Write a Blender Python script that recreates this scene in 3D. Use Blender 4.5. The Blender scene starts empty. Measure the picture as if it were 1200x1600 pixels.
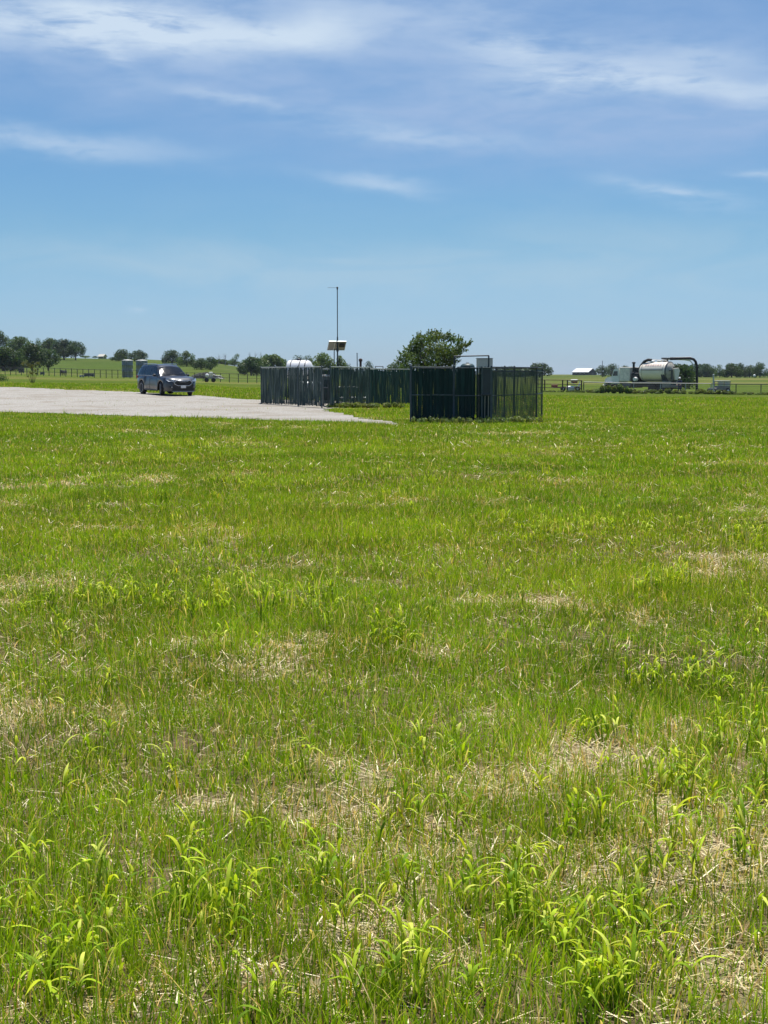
import bpy, bmesh, math, random
import numpy as np
from mathutils import Vector, Matrix

random.seed(7)
RNG = np.random.default_rng(11)
R = math.radians
SC = bpy.context.scene
COL = SC.collection

# ------------------------------------------------------------------ camera
F = 52.0 / 36.0 * 1600.0
EYE = 1.58
PITCH = math.atan(214.0 / F)
cam_data = bpy.data.cameras.new('camera')
cam = bpy.data.objects.new('camera', cam_data)
COL.objects.link(cam)
cam.location = (0, 0, EYE)
cam.rotation_euler = (R(90) - PITCH, 0, 0)
cam_data.sensor_fit = 'VERTICAL'
cam_data.sensor_height = 36.0
cam_data.sensor_width = 27.0
cam_data.lens = 52.0
cam_data.clip_start = 0.1
cam_data.clip_end = 20000
SC.camera = cam
SC.render.resolution_x, SC.render.resolution_y = 768, 1024

# ------------------------------------------------------------------ sun, sky, exposure
SUN_EL, SUN_AZ = R(73), R(12)          # azimuth measured from +Y towards +X
sd = bpy.data.lights.new('sun', 'SUN')
sd.energy = 4.9
sd.angle = R(0.53)
sd.color = (1.0, 0.955, 0.88)
sun = bpy.data.objects.new('sun', sd)
COL.objects.link(sun)
to_sun = Vector((math.sin(SUN_AZ) * math.cos(SUN_EL), math.cos(SUN_AZ) * math.cos(SUN_EL), math.sin(SUN_EL)))
sun.rotation_euler = to_sun.to_track_quat('Z', 'Y').to_euler()
sun.location = (0, 0, 50)
SC.view_settings.view_transform = 'Standard'
SC.view_settings.look = 'None'
SC.view_settings.exposure = 0.4
SC.view_settings.gamma = 1.0
SC.view_settings.use_curve_mapping = False


def lin(c):
    return tuple(((v / 255.0) / 12.92 if v / 255.0 <= 0.04045 else ((v / 255.0 + 0.055) / 1.055) ** 2.4) for v in c[:3])


class NT:
    """small node-tree helper"""
    def __init__(s, tree):
        s.t = tree; s.n = tree.nodes; s.l = tree.links
    def new(s, typ, **kw):
        n = s.n.new(typ)
        for k, v in kw.items():
            setattr(n, k, v)
        return n
    def put(s, sock, v):
        if isinstance(v, bpy.types.NodeSocket):
            s.l.new(v, sock)
        else:
            sock.default_value = v
    def math(s, op, a, b=0.0, c=None, clamp=False):
        n = s.new('ShaderNodeMath', operation=op, use_clamp=clamp)
        s.put(n.inputs[0], a)
        if op not in ('SINE', 'COSINE', 'ABSOLUTE', 'EXPONENT', 'ARCSINE', 'SQRT'):
            s.put(n.inputs[1], b)
        if c is not None:
            s.put(n.inputs[2], c)
        return n.outputs[0]
    def mix(s, fac, a, b, blend='MIX'):
        n = s.new('ShaderNodeMix', data_type='RGBA', blend_type=blend)
        s.put(n.inputs[0], fac)
        s.put(n.inputs[6], a if isinstance(a, bpy.types.NodeSocket) else (*a[:3], 1))
        s.put(n.inputs[7], b if isinstance(b, bpy.types.NodeSocket) else (*b[:3], 1))
        return n.outputs[2]
    def noise(s, vec, scale, detail=4, rough=0.55, dist=0.0):
        n = s.new('ShaderNodeTexNoise')
        if vec is not None:
            s.l.new(vec, n.inputs['Vector'])
        n.inputs['Scale'].default_value = scale
        n.inputs['Detail'].default_value = detail
        n.inputs['Roughness'].default_value = rough
        n.inputs['Distortion'].default_value = dist
        return n.outputs[0]
    def ramp(s, fac, a, b, lo=0.0, hi=1.0):
        n = s.new('ShaderNodeMapRange', clamp=True, interpolation_type='SMOOTHSTEP')
        s.put(n.inputs[0], fac)
        n.inputs[1].default_value = a; n.inputs[2].default_value = b
        n.inputs[3].default_value = lo; n.inputs[4].default_value = hi
        return n.outputs[0]


def build_world():
    w = bpy.data.worlds.new('World')
    SC.world = w
    w.use_nodes = True
    t = NT(w.node_tree)
    t.n.clear()
    out = t.new('ShaderNodeOutputWorld')
    bg = t.new('ShaderNodeBackground')
    t.l.new(bg.outputs[0], out.inputs[0])
    sky = t.new('ShaderNodeTexSky', sky_type='NISHITA')
    sky.sun_disc = False
    sky.sun_elevation = SUN_EL
    sky.sun_rotation = SUN_AZ
    sky.air_density = 1.0
    sky.dust_density = 0.35
    sky.ozone_density = 2.5
    sky.altitude = 200
    bg.inputs[1].default_value = 0.105
    tc = t.new('ShaderNodeTexCoord')
    sep = t.new('ShaderNodeSeparateXYZ')
    t.l.new(tc.outputs['Generated'], sep.inputs[0])
    az = t.math('ARCTAN2', sep.outputs[0], sep.outputs[1])
    el = t.math('ARCSINE', sep.outputs[2])
    # pixel-degree style coordinates of the sky vault (radians)
    cv = t.new('ShaderNodeCombineXYZ')
    t.l.new(az, cv.inputs[0]); t.l.new(el, cv.inputs[1])
    def scaled(sx, sy, rot=0.0, off=0.0):
        m = t.new('ShaderNodeMapping')
        t.l.new(cv.outputs[0], m.inputs[0])
        m.inputs['Scale'].default_value = (sx, sy, 1)
        m.inputs['Rotation'].default_value = (0, 0, rot)
        m.inputs['Location'].default_value = (off, off * 0.7, 0)
        return m.outputs[0]
    # colour correction of the clear sky: a deeper blue overhead, pale cyan near the ground
    tint = t.mix(t.ramp(el, 0.005, 0.10), (0.41, 0.572, 0.90), (0.368, 0.555, 0.71))
    tint = t.mix(t.ramp(el, 0.35, 0.9), tint, (0.80, 0.90, 1.0))
    base = t.mix(1.0, sky.outputs[0], tint, 'MULTIPLY')
    wisp = t.noise(scaled(4.5, 17.0, R(-5)), 2.0, 6, 0.56, 0.9)
    soft = t.noise(scaled(4.0, 16.0, R(-6), 3.1), 2.2, 5, 0.55, 0.8)
    fine = t.noise(scaled(14.0, 60.0, R(-8), 5.7), 2.0, 5, 0.6, 0.4)
    warpx = t.math('MULTIPLY', t.math('SUBTRACT', soft, 0.5), 0.05)
    warpy = t.math('MULTIPLY', t.math('SUBTRACT', t.noise(scaled(9, 20, 0, 9.0), 2.0, 4), 0.5), 0.022)
    azw = t.math('ADD', az, warpx); elw = t.math('ADD', el, warpy)

    def ell(px, row, rx, ry, rot, s, p=1.0):
        a0 = math.atan((px - 600) / F); e0 = math.atan((800 - row) / F) - PITCH
        c, sn = math.cos(rot), math.sin(rot)
        dx = t.math('SUBTRACT', azw, a0); dy = t.math('SUBTRACT', elw, e0)
        u = t.math('ADD', t.math('MULTIPLY', dx, c * F / rx), t.math('MULTIPLY', dy, sn * F / rx))
        v = t.math('ADD', t.math('MULTIPLY', dx, -sn * F / ry), t.math('MULTIPLY', dy, c * F / ry))
        d2 = t.math('ADD', t.math('MULTIPLY', u, u), t.math('MULTIPLY', v, v))
        return t.math('MULTIPLY', t.math('EXPONENT', t.math('MULTIPLY', d2, -1.0)), s)

    fib = t.noise(scaled(16.0, 170.0, R(-4), 2.3), 2.0, 5, 0.65, 0.5)
    # thick white streaks (px, row, half width, half height, slope, strength)
    whites = [(90, 46, 200, 34, 0.03, 1.0), (270, 52, 120, 30, -0.06, .9), (480, 52, 125, 28, 0.05, 1.0),
              (195, 90, 34, 20, -0.7, .45), (790, 78, 80, 24, -.12, .7), (925, 124, 140, 24, 0.02, .95),
              (1140, 152, 140, 18, -0.12, .7), (100, 232, 200, 17, -0.06, .5), (590, 283, 80, 11, -0.12, .5),
              (1050, 308, 100, 12, -0.16, .55), (640, 212, 170, 13, -0.1, .42), (390, 160, 140, 11, -0.13, .4),
              (1185, 281, 40, 6, -0.1, .5), (1090, 100, 170, 16, -.1, .3), (680, 20, 200, 14, -.05, .25), (220, 487, 18, 4, 0, .3)]
    acc = None
    for q in whites:
        e = ell(*q)
        acc = e if acc is None else t.math('ADD', acc, e)
    texw = t.math('ADD', t.math('ADD', t.math('MULTIPLY', wisp, 0.72), t.math('MULTIPLY', fine, 0.4)), t.math('MULTIPLY', fib, 0.16))
    wm = t.math('MULTIPLY', acc, t.ramp(texw, 0.42, 0.70, 0.12, 1.0), clamp=True)
    # broad lavender veil
    veils = [(620, 165, 450, 75, -0.1, .9), (950, 70, 480, 100, -0.12, .95), (250, 40, 480, 80, 0.0, .85),
             (1100, 200, 300, 55, -0.05, .6), (60, 120, 240, 50, -0.1, .4), (600, 230, 700, 60, -0.03, .2)]
    vacc = None
    for q in veils:
        e = ell(*q)
        vacc = e if vacc is None else t.math('ADD', vacc, e)
    vm = t.math('MULTIPLY', vacc, t.ramp(t.math('ADD', t.math('MULTIPLY', soft, .6), t.math('MULTIPLY', t.math('ADD', wisp, t.math('MULTIPLY', fine, .5)), .4)), .35, .85, .3, 1.0), clamp=True)
    vm = t.math('MULTIPLY', vm, 0.92)
    # low pale haze bands
    lows = [(350, 412, 420, 30, -0.04, .9), (950, 425, 560, 50, 0.02, .75), (1000, 370, 300, 30, 0, .35), (500, 480, 900, 80, 0, .5), (800, 330, 700, 40, 0, .22)]
    lacc = None
    for q in lows:
        e = ell(*q)
        lacc = e if lacc is None else t.math('ADD', lacc, e)
    lm = t.math('MULTIPLY', lacc, t.ramp(wisp, .25, .75, .3, 1.0), clamp=True)
    # everywhere else: thin random cirrus so other directions are not empty
    other = t.math('MULTIPLY', t.ramp(el, 0.24, 0.4), t.ramp(wisp, 0.5, 0.8, 0.0, 0.6))
    K = 1 / 0.105 / 2 ** .4
    lav = tuple(v * K for v in lin((158, 186, 224)))
    whi = tuple(v * K for v in lin((204, 222, 241)))
    low = tuple(v * K for v in lin((174, 203, 223)))
    c = t.mix(vm, base, lav)
    c = t.mix(t.math('MULTIPLY', lm, 0.6), c, low)
    c = t.mix(t.math('MAXIMUM', wm, other), c, whi)
    t.l.new(c, bg.inputs[0])
build_world()

# ------------------------------------------------------------------ placement helpers (photo pixel -> place in the world)
CP, SP = math.cos(PITCH), math.sin(PITCH)
def zrow(row, y):
    return EYE + y * math.tan(math.atan((800 - row) / F) - PITCH)
def xpx(px, y, z=0.0):
    return (px - 600) / F * (y * CP + (EYE - z) * SP)
def gdist(row):
    return EYE / math.tan(PITCH + math.atan((row - 800) / F))

TP = np.array([-900, -300, 0, 200, 300, 400, 600, 850, 1000, 1200, 1800], float)
TD = np.array([40, 62, 75, 85, 100, 125, 165, 248, 400, 600, 900, 1500, 6000], float)
TZ = np.array([
    [0] * 11,
    [0] * 11,
    [.25, .22, .20, .20, .19, .13, .02, -.02, -.05, -.08, -.1],
    [.5, .48, .45, .45, .40, .30, .05, -.05, -.1, -.15, -.2],
    [.8, .78, .76, .70, .60, .38, .08, -.12, -.2, -.25, -.3],
    [.9, .88, .86, .78, .68, .42, .06, -.2, -.32, -.38, -.4],
    [1.1, 1.05, 1.0, .85, .66, .40, .05, -.28, -.48, -.60, -.7],
    [1.5, 1.5, 1.4, .95, .55, .35, .05, -.15, -.3, -.5, -.5],
    [3.4, 3.4, 3.3, 3.1, 2.5, 1.5, .7, .35, .25, .25, .2],
    [9.0, 8.9, 8.7, 8.2, 7.2, 4.2, 1.3, .95, .9, .85, .8],
    [6.0, 6.0, 6.0, 5.5, 5.0, 3.2, 1.7, 1.5, 1.45, 1.4, 1.4],
    [3.0] * 4 + [2.5, 2.0, 1.5, 1.5, 1.5, 1.5, 1.5],
    [1.3] * 11], float)

def vnoise(x, y, seed, scale):
    """value noise in 0..1 on arrays"""
    g = np.random.default_rng(seed).random((256, 256))
    xs = np.asarray(x, float) / scale + 57.3; ys = np.asarray(y, float) / scale + 31.7
    xi = np.floor(xs).astype(int); yi = np.floor(ys).astype(int)
    fx = xs - xi; fy = ys - yi
    fx = fx * fx * (3 - 2 * fx); fy = fy * fy * (3 - 2 * fy)
    a = g[xi % 256, yi % 256]; b = g[(xi + 1) % 256, yi % 256]
    c = g[xi % 256, (yi + 1) % 256]; d = g[(xi + 1) % 256, (yi + 1) % 256]
    return (a * (1 - fx) + b * fx) * (1 - fy) + (c * (1 - fx) + d * fx) * fy

def hz(x, y):
    x = np.asarray(x, float); y = np.asarray(y, float)
    yy = np.maximum(y, 40.0)
    p = np.clip(600 + F * x / yy, TP[0], TP[-1] - 1e-6)
    q = np.clip(yy, TD[0], TD[-1] - 1e-6)
    i = np.clip(np.searchsorted(TP, p, side='right') - 1, 0, len(TP) - 2)
    j = np.clip(np.searchsorted(TD, q, side='right') - 1, 0, len(TD) - 2)
    fp = (p - TP[i]) / (TP[i + 1] - TP[i]); fq = (q - TD[j]) / (TD[j + 1] - TD[j])
    fp = fp * fp * (3 - 2 * fp)
    z = (TZ[j, i] * (1 - fp) + TZ[j, i + 1] * fp) * (1 - fq) + (TZ[j + 1, i] * (1 - fp) + TZ[j + 1, i + 1] * fp) * fq
    near = np.clip((70 - y) / 20, 0, 1)
    z = z + near * (vnoise(x, y, 3, 1.7) - .5) * 0.045
    far = np.clip((y - 180) / 200, 0, 1)
    z = z + far * (vnoise(x, y, 5, 45.0) - .5) * 0.9
    return z
def gz(x, y):
    return float(hz(x, y))

# bare straw patches on the near lawn: 0 green .. 1 straw.  (photo px, row, half width px, half height px)
PATCHES = [(720, 1335, 75, 55), (1130, 1310, 90, 80), (1000, 1290, 80, 40), (640, 1440, 90, 40), (1060, 1420, 90, 45),
           (1000, 975, 60, 12), (150, 1130, 60, 25), (450, 1045, 90, 18), (330, 1100, 40, 14), (60, 915, 110, 16),
           (300, 820, 30, 5), (370, 742, 26, 5), (690, 860, 60, 9), (1010, 764, 14, 4), (1165, 776, 30, 5),
           (1170, 725, 60, 5), (560, 1210, 70, 30), (490, 1205, 40, 25), (730, 1130, 40, 16), (860, 1085, 50, 12),
           (160, 1570, 120, 30), (700, 1560, 90, 30), (1100, 1520, 100, 40), (940, 1380, 60, 30), (400, 1560, 80, 25),
           (870, 710, 30, 4), (200, 675, 40, 3), (350, 685, 30, 3), (740, 690, 40, 4), (1090, 700, 40, 4),
           (120, 760, 36, 5), (520, 790, 30, 4), (800, 1240, 50, 20), (930, 1160, 50, 14), (60, 1430, 50, 25)]
PW = []
for (px, row, rx, ry) in PATCHES:
    d = gdist(row); d1 = gdist(row + ry); d0 = gdist(row - ry)
    PW.append((xpx(px, d), d, rx / F * d, max((d0 - d1) / 2, 0.12)))
def straw(x, y):
    x = np.asarray(x, float); y = np.asarray(y, float)
    wx = x + (vnoise(x, y, 21, .35) - .5) * .5; wy = y + (vnoise(x, y, 22, .35) - .5) * .6
    s = np.zeros_like(x)
    for (cx, cy, rx, ry) in PW:
        s = np.maximum(s, np.exp(-1.5 * (((wx - cx) / rx) ** 2 + ((wy - cy) / ry) ** 2)))
    n = .5 * vnoise(x, y, 31, 1.6) + .3 * vnoise(x, y, 32, .5) + .2 * vnoise(x, y, 33, .2)
    s = s * (.55 + .6 * vnoise(x, y, 34, .18))
    th = np.interp(y, [3, 4.6, 5.6, 8, 14, 60], [.45, .49, .56, .62, .64, .65])
    s = np.maximum(s * np.interp(y, [5.5, 7, 14], [1.05, .66, .60]), np.clip((n - th) * 4.0, 0, .8))
    return np.clip(s, 0, 1)

# gravel lot outline (photo px, distance in m)
GRAVEL = [(xpx(p, d), d) for p, d in [(-900, 72), (-300, 67), (0, 63.2), (150, 58.6), (300, 54.6), (400, 52.6), (500, 50.4),
          (570, 48.0), (618, 46.8), (636, 46.9), (628, 49.4), (596, 52), (562, 55.2), (530, 59), (517, 64), (506, 67.8), (560, 76), (575, 84), (400, 80.5),
          (200, 91), (0, 101), (-300, 110), (-900, 125)]]
def in_gravel(x, y):
    x = np.asarray(x, float).copy(); y = np.asarray(y, float)
    x = x + (vnoise(x, y, 41, .8) - .5) * .9; yw = y + (vnoise(x, y, 42, 1.1) - .5) * .7
    ins = np.zeros(x.shape, bool)
    n = len(GRAVEL)
    for i in range(n):
        x0, y0 = GRAVEL[i]; x1, y1 = GRAVEL[(i + 1) % n]
        if y0 == y1:
            continue
        c = ((y0 > yw) != (y1 > yw)) & (x < (x1 - x0) * (yw - y0) / (y1 - y0) + x0)
        ins ^= c
    return ins

# ------------------------------------------------------------------ materials
MATS = {}
def mat(name, col, rough=0.6, metal=0.0, var=0.18, vscale=3.0, bump=0.0, bscale=30.0, spec=0.5, coat=0.0, dirt=None):
    if name in MATS:
        return MATS[name]
    m = bpy.data.materials.new(name); m.use_nodes = True
    t = NT(m.node_tree); t.n.clear()
    out = t.new('ShaderNodeOutputMaterial'); b = t.new('ShaderNodeBsdfPrincipled')
    t.l.new(b.outputs[0], out.inputs[0])
    tc = t.new('ShaderNodeTexCoord')
    n = t.noise(tc.outputs['Object'], vscale, 5, 0.6)
    lo = tuple(max(0, v * (1 - var)) for v in col); hi = tuple(min(1, v * (1 + var)) for v in col)
    c = t.mix(t.ramp(n, .3, .7), lo, hi)
    if dirt:
        n2 = t.noise(tc.outputs['Object'], vscale * 2.3, 6, 0.7, 0.5)
        c = t.mix(t.ramp(n2, .48, .72, 0, dirt[1]), c, dirt[0])
    t.l.new(c, b.inputs['Base Color'])
    t.put(b.inputs['Roughness'], t.ramp(n, .2, .8, max(0, rough - .08), min(1, rough + .08)))
    b.inputs['Metallic'].default_value = metal
    b.inputs['Specular IOR Level'].default_value = spec
    b.inputs['Coat Weight'].default_value = coat
    b.inputs['Coat Roughness'].default_value = 0.06
    if bump > 0:
        bn = t.new('ShaderNodeBump'); bn.inputs['Strength'].default_value = bump
        bn.inputs['Distance'].default_value = 0.02
        t.l.new(t.noise(tc.outputs['Object'], bscale, 4, .6), bn.inputs['Height'])
        t.l.new(bn.outputs[0], b.inputs['Normal'])
    MATS[name] = m
    return m

def slat_mat(name, dark, light, p=1.0, spec=.25):
    m = bpy.data.materials.new(name); m.use_nodes = True
    t = NT(m.node_tree); t.n.clear()
    out = t.new('ShaderNodeOutputMaterial'); b = t.new('ShaderNodeBsdfPrincipled')
    t.l.new(b.outputs[0], out.inputs[0])
    geo = t.new('ShaderNodeNewGeometry')
    r = t.math('POWER', geo.outputs['Random Per Island'], p)
    n = t.noise(geo.outputs['Position'], 1.6, 5, .65)
    c = t.mix(t.math('MULTIPLY', r, t.ramp(n, .3, .7, .3, 1.0)), dark, light)
    t.l.new(c, b.inputs['Base Color'])
    b.inputs['Roughness'].default_value = .65
    b.inputs['Specular IOR Level'].default_value = spec
    return m

def plant_mat(name, transl=0.4, rough=0.5, spec=0.3, tint=(1, 1, 1)):
    """leaf or blade surface; its own colour comes from the plant's 'col' attribute"""
    if name in MATS:
        return MATS[name]
    m = bpy.data.materials.new(name); m.use_nodes = True
    t = NT(m.node_tree); t.n.clear()
    out = t.new('ShaderNodeOutputMaterial'); b = t.new('ShaderNodeBsdfPrincipled')
    tr = t.new('ShaderNodeBsdfTranslucent'); mx = t.new('ShaderNodeMixShader')
    a = t.new('ShaderNodeAttribute', attribute_name='col')
    c = t.mix(1.0, a.outputs['Color'], tint, 'MULTIPLY')
    t.l.new(c, b.inputs['Base Color'])
    ct = t.mix(1.0, c, (1.25, 1.25, 0.55), 'MULTIPLY')
    t.l.new(ct, tr.inputs['Color'])
    b.inputs['Roughness'].default_value = rough
    b.inputs['Specular IOR Level'].default_value = spec
    mx.inputs[0].default_value = transl
    t.l.new(b.outputs[0], mx.inputs[1]); t.l.new(tr.outputs[0], mx.inputs[2])
    t.l.new(mx.outputs[0], out.inputs[0])
    MATS[name] = m
    return m

def ground_mat():
    m = bpy.data.materials.new('field_soil_and_turf'); m.use_nodes = True
    t = NT(m.node_tree); t.n.clear()
    out = t.new('ShaderNodeOutputMaterial'); b = t.new('ShaderNodeBsdfPrincipled')
    t.l.new(b.outputs[0], out.inputs[0])
    geo = t.new('ShaderNodeNewGeometry')
    a = t.new('ShaderNodeAttribute', attribute_name='col')
    n1 = t.noise(geo.outputs['Position'], 0.9, 6, .6)
    n2 = t.noise(geo.outputs['Position'], 22, 5, .65)
    n3 = t.noise(geo.outputs['Position'], 0.03, 5, .6)
    c = t.mix(t.ramp(n2, .3, .7), (0.62, 0.60, 0.55), (1.25, 1.22, 1.15))
    c = t.mix(1.0, a.outputs['Color'], c, 'MULTIPLY')
    c2 = t.mix(t.ramp(n1, .3, .7), (0.82, 0.86, 0.8), (1.12, 1.08, 1.1))
    c = t.mix(1.0, c, c2, 'MULTIPLY')
    c3 = t.mix(t.ramp(n3, .35, .65), (0.9, 0.96, 0.9), (1.12, 1.04, 1.05))
    c = t.mix(1.0, c, c3, 'MULTIPLY')
    t.l.new(c, b.inputs['Base Color'])
    b.inputs['Roughness'].default_value = 0.95
    b.inputs['Specular IOR Level'].default_value = 0.0
    bn = t.new('ShaderNodeBump'); bn.inputs['Strength'].default_value = .8; bn.inputs['Distance'].default_value = .03
    t.l.new(n2, bn.inputs['Height']); t.l.new(bn.outputs[0], b.inputs['Normal'])
    return m

def gravel_mat():
    m = bpy.data.materials.new('crushed_limestone'); m.use_nodes = True
    t = NT(m.node_tree); t.n.clear()
    out = t.new('ShaderNodeOutputMaterial'); b = t.new('ShaderNodeBsdfPrincipled')
    t.l.new(b.outputs[0], out.inputs[0])
    geo = t.new('ShaderNodeNewGeometry')
    v = t.new('ShaderNodeTexVoronoi'); v.inputs['Scale'].default_value = 24
    t.l.new(geo.outputs['Position'], v.inputs['Vector'])
    sp = t.new('ShaderNodeSeparateColor'); t.l.new(v.outputs['Color'], sp.inputs[0])
    c = t.mix(sp.outputs[0], (0.255, 0.237, 0.211), (0.43, 0.408, 0.368))
    n1 = t.noise(geo.outputs['Position'], .35, 6, .65, .6)
    c = t.mix(t.ramp(n1, .48, .62, 0, .7), c, (0.25, 0.218, 0.175))
    mp = t.new('ShaderNodeMapping'); mp.inputs['Scale'].default_value = (.07, 1.1, 1); mp.inputs['Rotation'].default_value = (0, 0, R(12))
    t.l.new(geo.outputs['Position'], mp.inputs[0])
    n4 = t.noise(mp.outputs[0], 1.0, 5, .6, .3)
    c = t.mix(t.ramp(n4, .5, .68, 0, .5), c, (0.30, 0.262, 0.215))
    c = t.mix(t.ramp(n4, .28, .42, .35, 0), c, (0.52, 0.50, 0.46))
    n2 = t.noise(geo.outputs['Position'], 1.7, 5, .6)
    c = t.mix(t.ramp(n2, .60, .74, 0, .6), c, (0.15, 0.155, 0.075))
    t.l.new(c, b.inputs['Base Color'])
    b.inputs['Roughness'].default_value = .95
    b.inputs['Specular IOR Level'].default_value = .15
    bn = t.new('ShaderNodeBump'); bn.inputs['Strength'].default_value = .9; bn.inputs['Distance'].default_value = .03
    t.l.new(v.outputs['Distance'], bn.inputs['Height']); t.l.new(bn.outputs[0], b.inputs['Normal'])
    return m

# ------------------------------------------------------------------ object helpers
def tag(o, label=None, cat=None, group=None, kind=None):
    if label: o['label'] = label
    if cat: o['category'] = cat
    if group: o['group'] = group
    if kind: o['kind'] = kind
    return o
def thing(name, label, cat, loc=(0, 0, 0), rz=0.0, group=None):
    o = bpy.data.objects.new(name, None)
    o.empty_display_size = 0.3
    COL.objects.link(o)
    o.location = loc; o.rotation_euler = (0, 0, rz)
    return tag(o, label, cat, group)

def mesh_np(name, verts, faces, material, parent=None, cols=None, smooth=False):
    """verts (N,3); faces (M,k) array; cols (N,3) optional"""
    me = bpy.data.meshes.new(name)
    verts = np.ascontiguousarray(verts, np.float32); faces = np.ascontiguousarray(faces, np.int32)
    k = faces.shape[1]
    me.vertices.add(len(verts)); me.vertices.foreach_set('co', verts.ravel())
    me.loops.add(faces.size); me.loops.foreach_set('vertex_index', faces.ravel())
    me.polygons.add(len(faces))
    me.polygons.foreach_set('loop_start', np.arange(0, faces.size, k, dtype=np.int32))
    me.polygons.foreach_set('loop_total', np.full(len(faces), k, np.int32))
    if smooth:
        me.polygons.foreach_set('use_smooth', np.ones(len(faces), bool))
    if cols is not None:
        at = me.color_attributes.new('col', 'FLOAT_COLOR', 'POINT')
        c4 = np.ones((len(verts), 4), np.float32); c4[:, :3] = cols
        at.data.foreach_set('color', c4.ravel())
    me.update(calc_edges=True)
    me.materials.append(material)
    o = bpy.data.objects.new(name, me)
    COL.objects.link(o)
    if parent: o.parent = parent
    return o

class MB:
    """collects shapes, then links them as one mesh object"""
    def __init__(s):
        s.v = []; s.f = []; s.sm = []; s.M = Matrix()
    def add(s, vs, fs, smooth=False):
        k = len(s.v)
        s.v += [tuple(s.M @ Vector(p)) for p in vs]
        s.f += [tuple(i + k for i in f) for f in fs]
        s.sm += [smooth] * len(fs)
    def box(s, c, d, rot=None, taper=1.0, bev=0.0):
        x, y, z = (q / 2 for q in d)
        if bev > 0:
            b = min(bev, x * .9, y * .9, z * .9)
            pts = []; rings = []
            for zz, ins in ((-z, b), (-z + b, 0), (z - b, 0), (z, b)):
                xx, yy = x - ins, y - ins
                cb = b if ins == 0 else b * .6
                ring = [(xx, -yy + cb), (xx, yy - cb), (xx - cb, yy), (-xx + cb, yy), (-xx, yy - cb), (-xx, -yy + cb), (-xx + cb, -yy), (xx - cb, -yy)]
                rings.append(range(len(pts), len(pts) + 8)); pts += [(px, py, zz) for px, py in ring]
            fs = []
            for a, bb in zip(rings, rings[1:]):
                for i in range(8):
                    fs.append((a[i], a[(i + 1) % 8], bb[(i + 1) % 8], bb[i]))
            fs.append(tuple(reversed(rings[0]))); fs.append(tuple(rings[-1]))
        else:
            pts = [(-x, -y, -z), (x, -y, -z), (x, y, -z), (-x, y, -z)] + [(a * taper, b2 * taper, z) for a, b2 in ((-x, -y), (x, -y), (x, y), (-x, y))]
            fs = [(3, 2, 1, 0), (4, 5, 6, 7), (0, 1, 5, 4), (1, 2, 6, 5), (2, 3, 7, 6), (3, 0, 4, 7)]
        m = Matrix.Translation(c)
        if rot is not None:
            m = m @ (rot if isinstance(rot, Matrix) else Matrix.Rotation(rot, 4, 'Z'))
        s.add([m @ Vector(p) for p in pts], fs)
        return s
    def tube(s, pts, r, n=8, cap=True, smooth=True):
        pts = [Vector(p) for p in pts]
        rr = r if isinstance(r, (list, tuple)) else [r] * len(pts)
        vs = []; fs = []
        up = Vector((0, 0, 1)); prev = None
        for i, p in enumerate(pts):
            d = (pts[min(i + 1, len(pts) - 1)] - pts[max(i - 1, 0)])
            if d.length < 1e-9: d = Vector((0, 0, 1))
            d.normalize()
            if prev is None:
                a = d.cross(up if abs(d.z) < .9 else Vector((1, 0, 0))).normalized()
            else:
                a = (prev - d * prev.dot(d)).normalized()
            prev = a; b = d.cross(a)
            for k in range(n):
                t = 2 * math.pi * k / n
                vs.append(p + (a * math.cos(t) + b * math.sin(t)) * rr[i])
        for i in range(len(pts) - 1):
            for k in range(n):
                k2 = (k + 1) % n
                fs.append((i * n + k, i * n + k2, (i + 1) * n + k2, (i + 1) * n + k))
        s.add(vs, fs, smooth)
        if cap:
            s.add(vs[:n], [tuple(reversed(range(n)))]); s.add(vs[-n:], [tuple(range(n))])
        return s
    def lathe(s, prof, c=(0, 0, 0), axis='Z', n=20, smooth=True):
        vs = []; fs = []
        m = Matrix.Translation(c)
        if axis == 'X': m = m @ Matrix.Rotation(R(90), 4, 'Y')
        if axis == 'Y': m = m @ Matrix.Rotation(R(-90), 4, 'X')
        for (r, z) in prof:
            for k in range(n):
                t = 2 * math.pi * k / n
                vs.append(m @ Vector((r * math.cos(t), r * math.sin(t), z)))
        for i in range(len(prof) - 1):
            for k in range(n):
                k2 = (k + 1) % n
                fs.append((i * n + k, i * n + k2, (i + 1) * n + k2, (i + 1) * n + k))
        s.add(vs, fs, smooth)
        s.add(vs[:n], [tuple(reversed(range(n)))]); s.add(vs[-n:], [tuple(range(n))])
        return s
    def prism(s, poly, y0, y1, axis='Y'):
        """poly in (x,z) extruded along y (or (y,z) along x)"""
        n = len(poly)
        if axis == 'Y':
            a = [(p, y0, q) for p, q in poly]; b = [(p, y1, q) for p, q in poly]
        else:
            a = [(y0, p, q) for p, q in poly]; b = [(y1, p, q) for p, q in poly]
        s.add(a + b, [tuple(range(n)), tuple(reversed(range(n, 2 * n)))] + [((i + 1) % n, i, i + n, (i + 1) % n + n) for i in range(n)])
        return s
    def ball(s, c, r, n=12, m=8):
        rx, ry, rz = r if isinstance(r, (tuple, list)) else (r, r, r)
        vs = []; fs = []
        for i in range(m + 1):
            ph = math.pi * i / m
            for k in range(n):
                t = 2 * math.pi * k / n
                vs.append((c[0] + rx * math.sin(ph) * math.cos(t), c[1] + ry * math.sin(ph) * math.sin(t), c[2] - rz * math.cos(ph)))
        for i in range(m):
            for k in range(n):
                k2 = (k + 1) % n
                fs.append((i * n + k, i * n + k2, (i + 1) * n + k2, (i + 1) * n + k))
        s.add(vs, fs, True)
        return s
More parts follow.
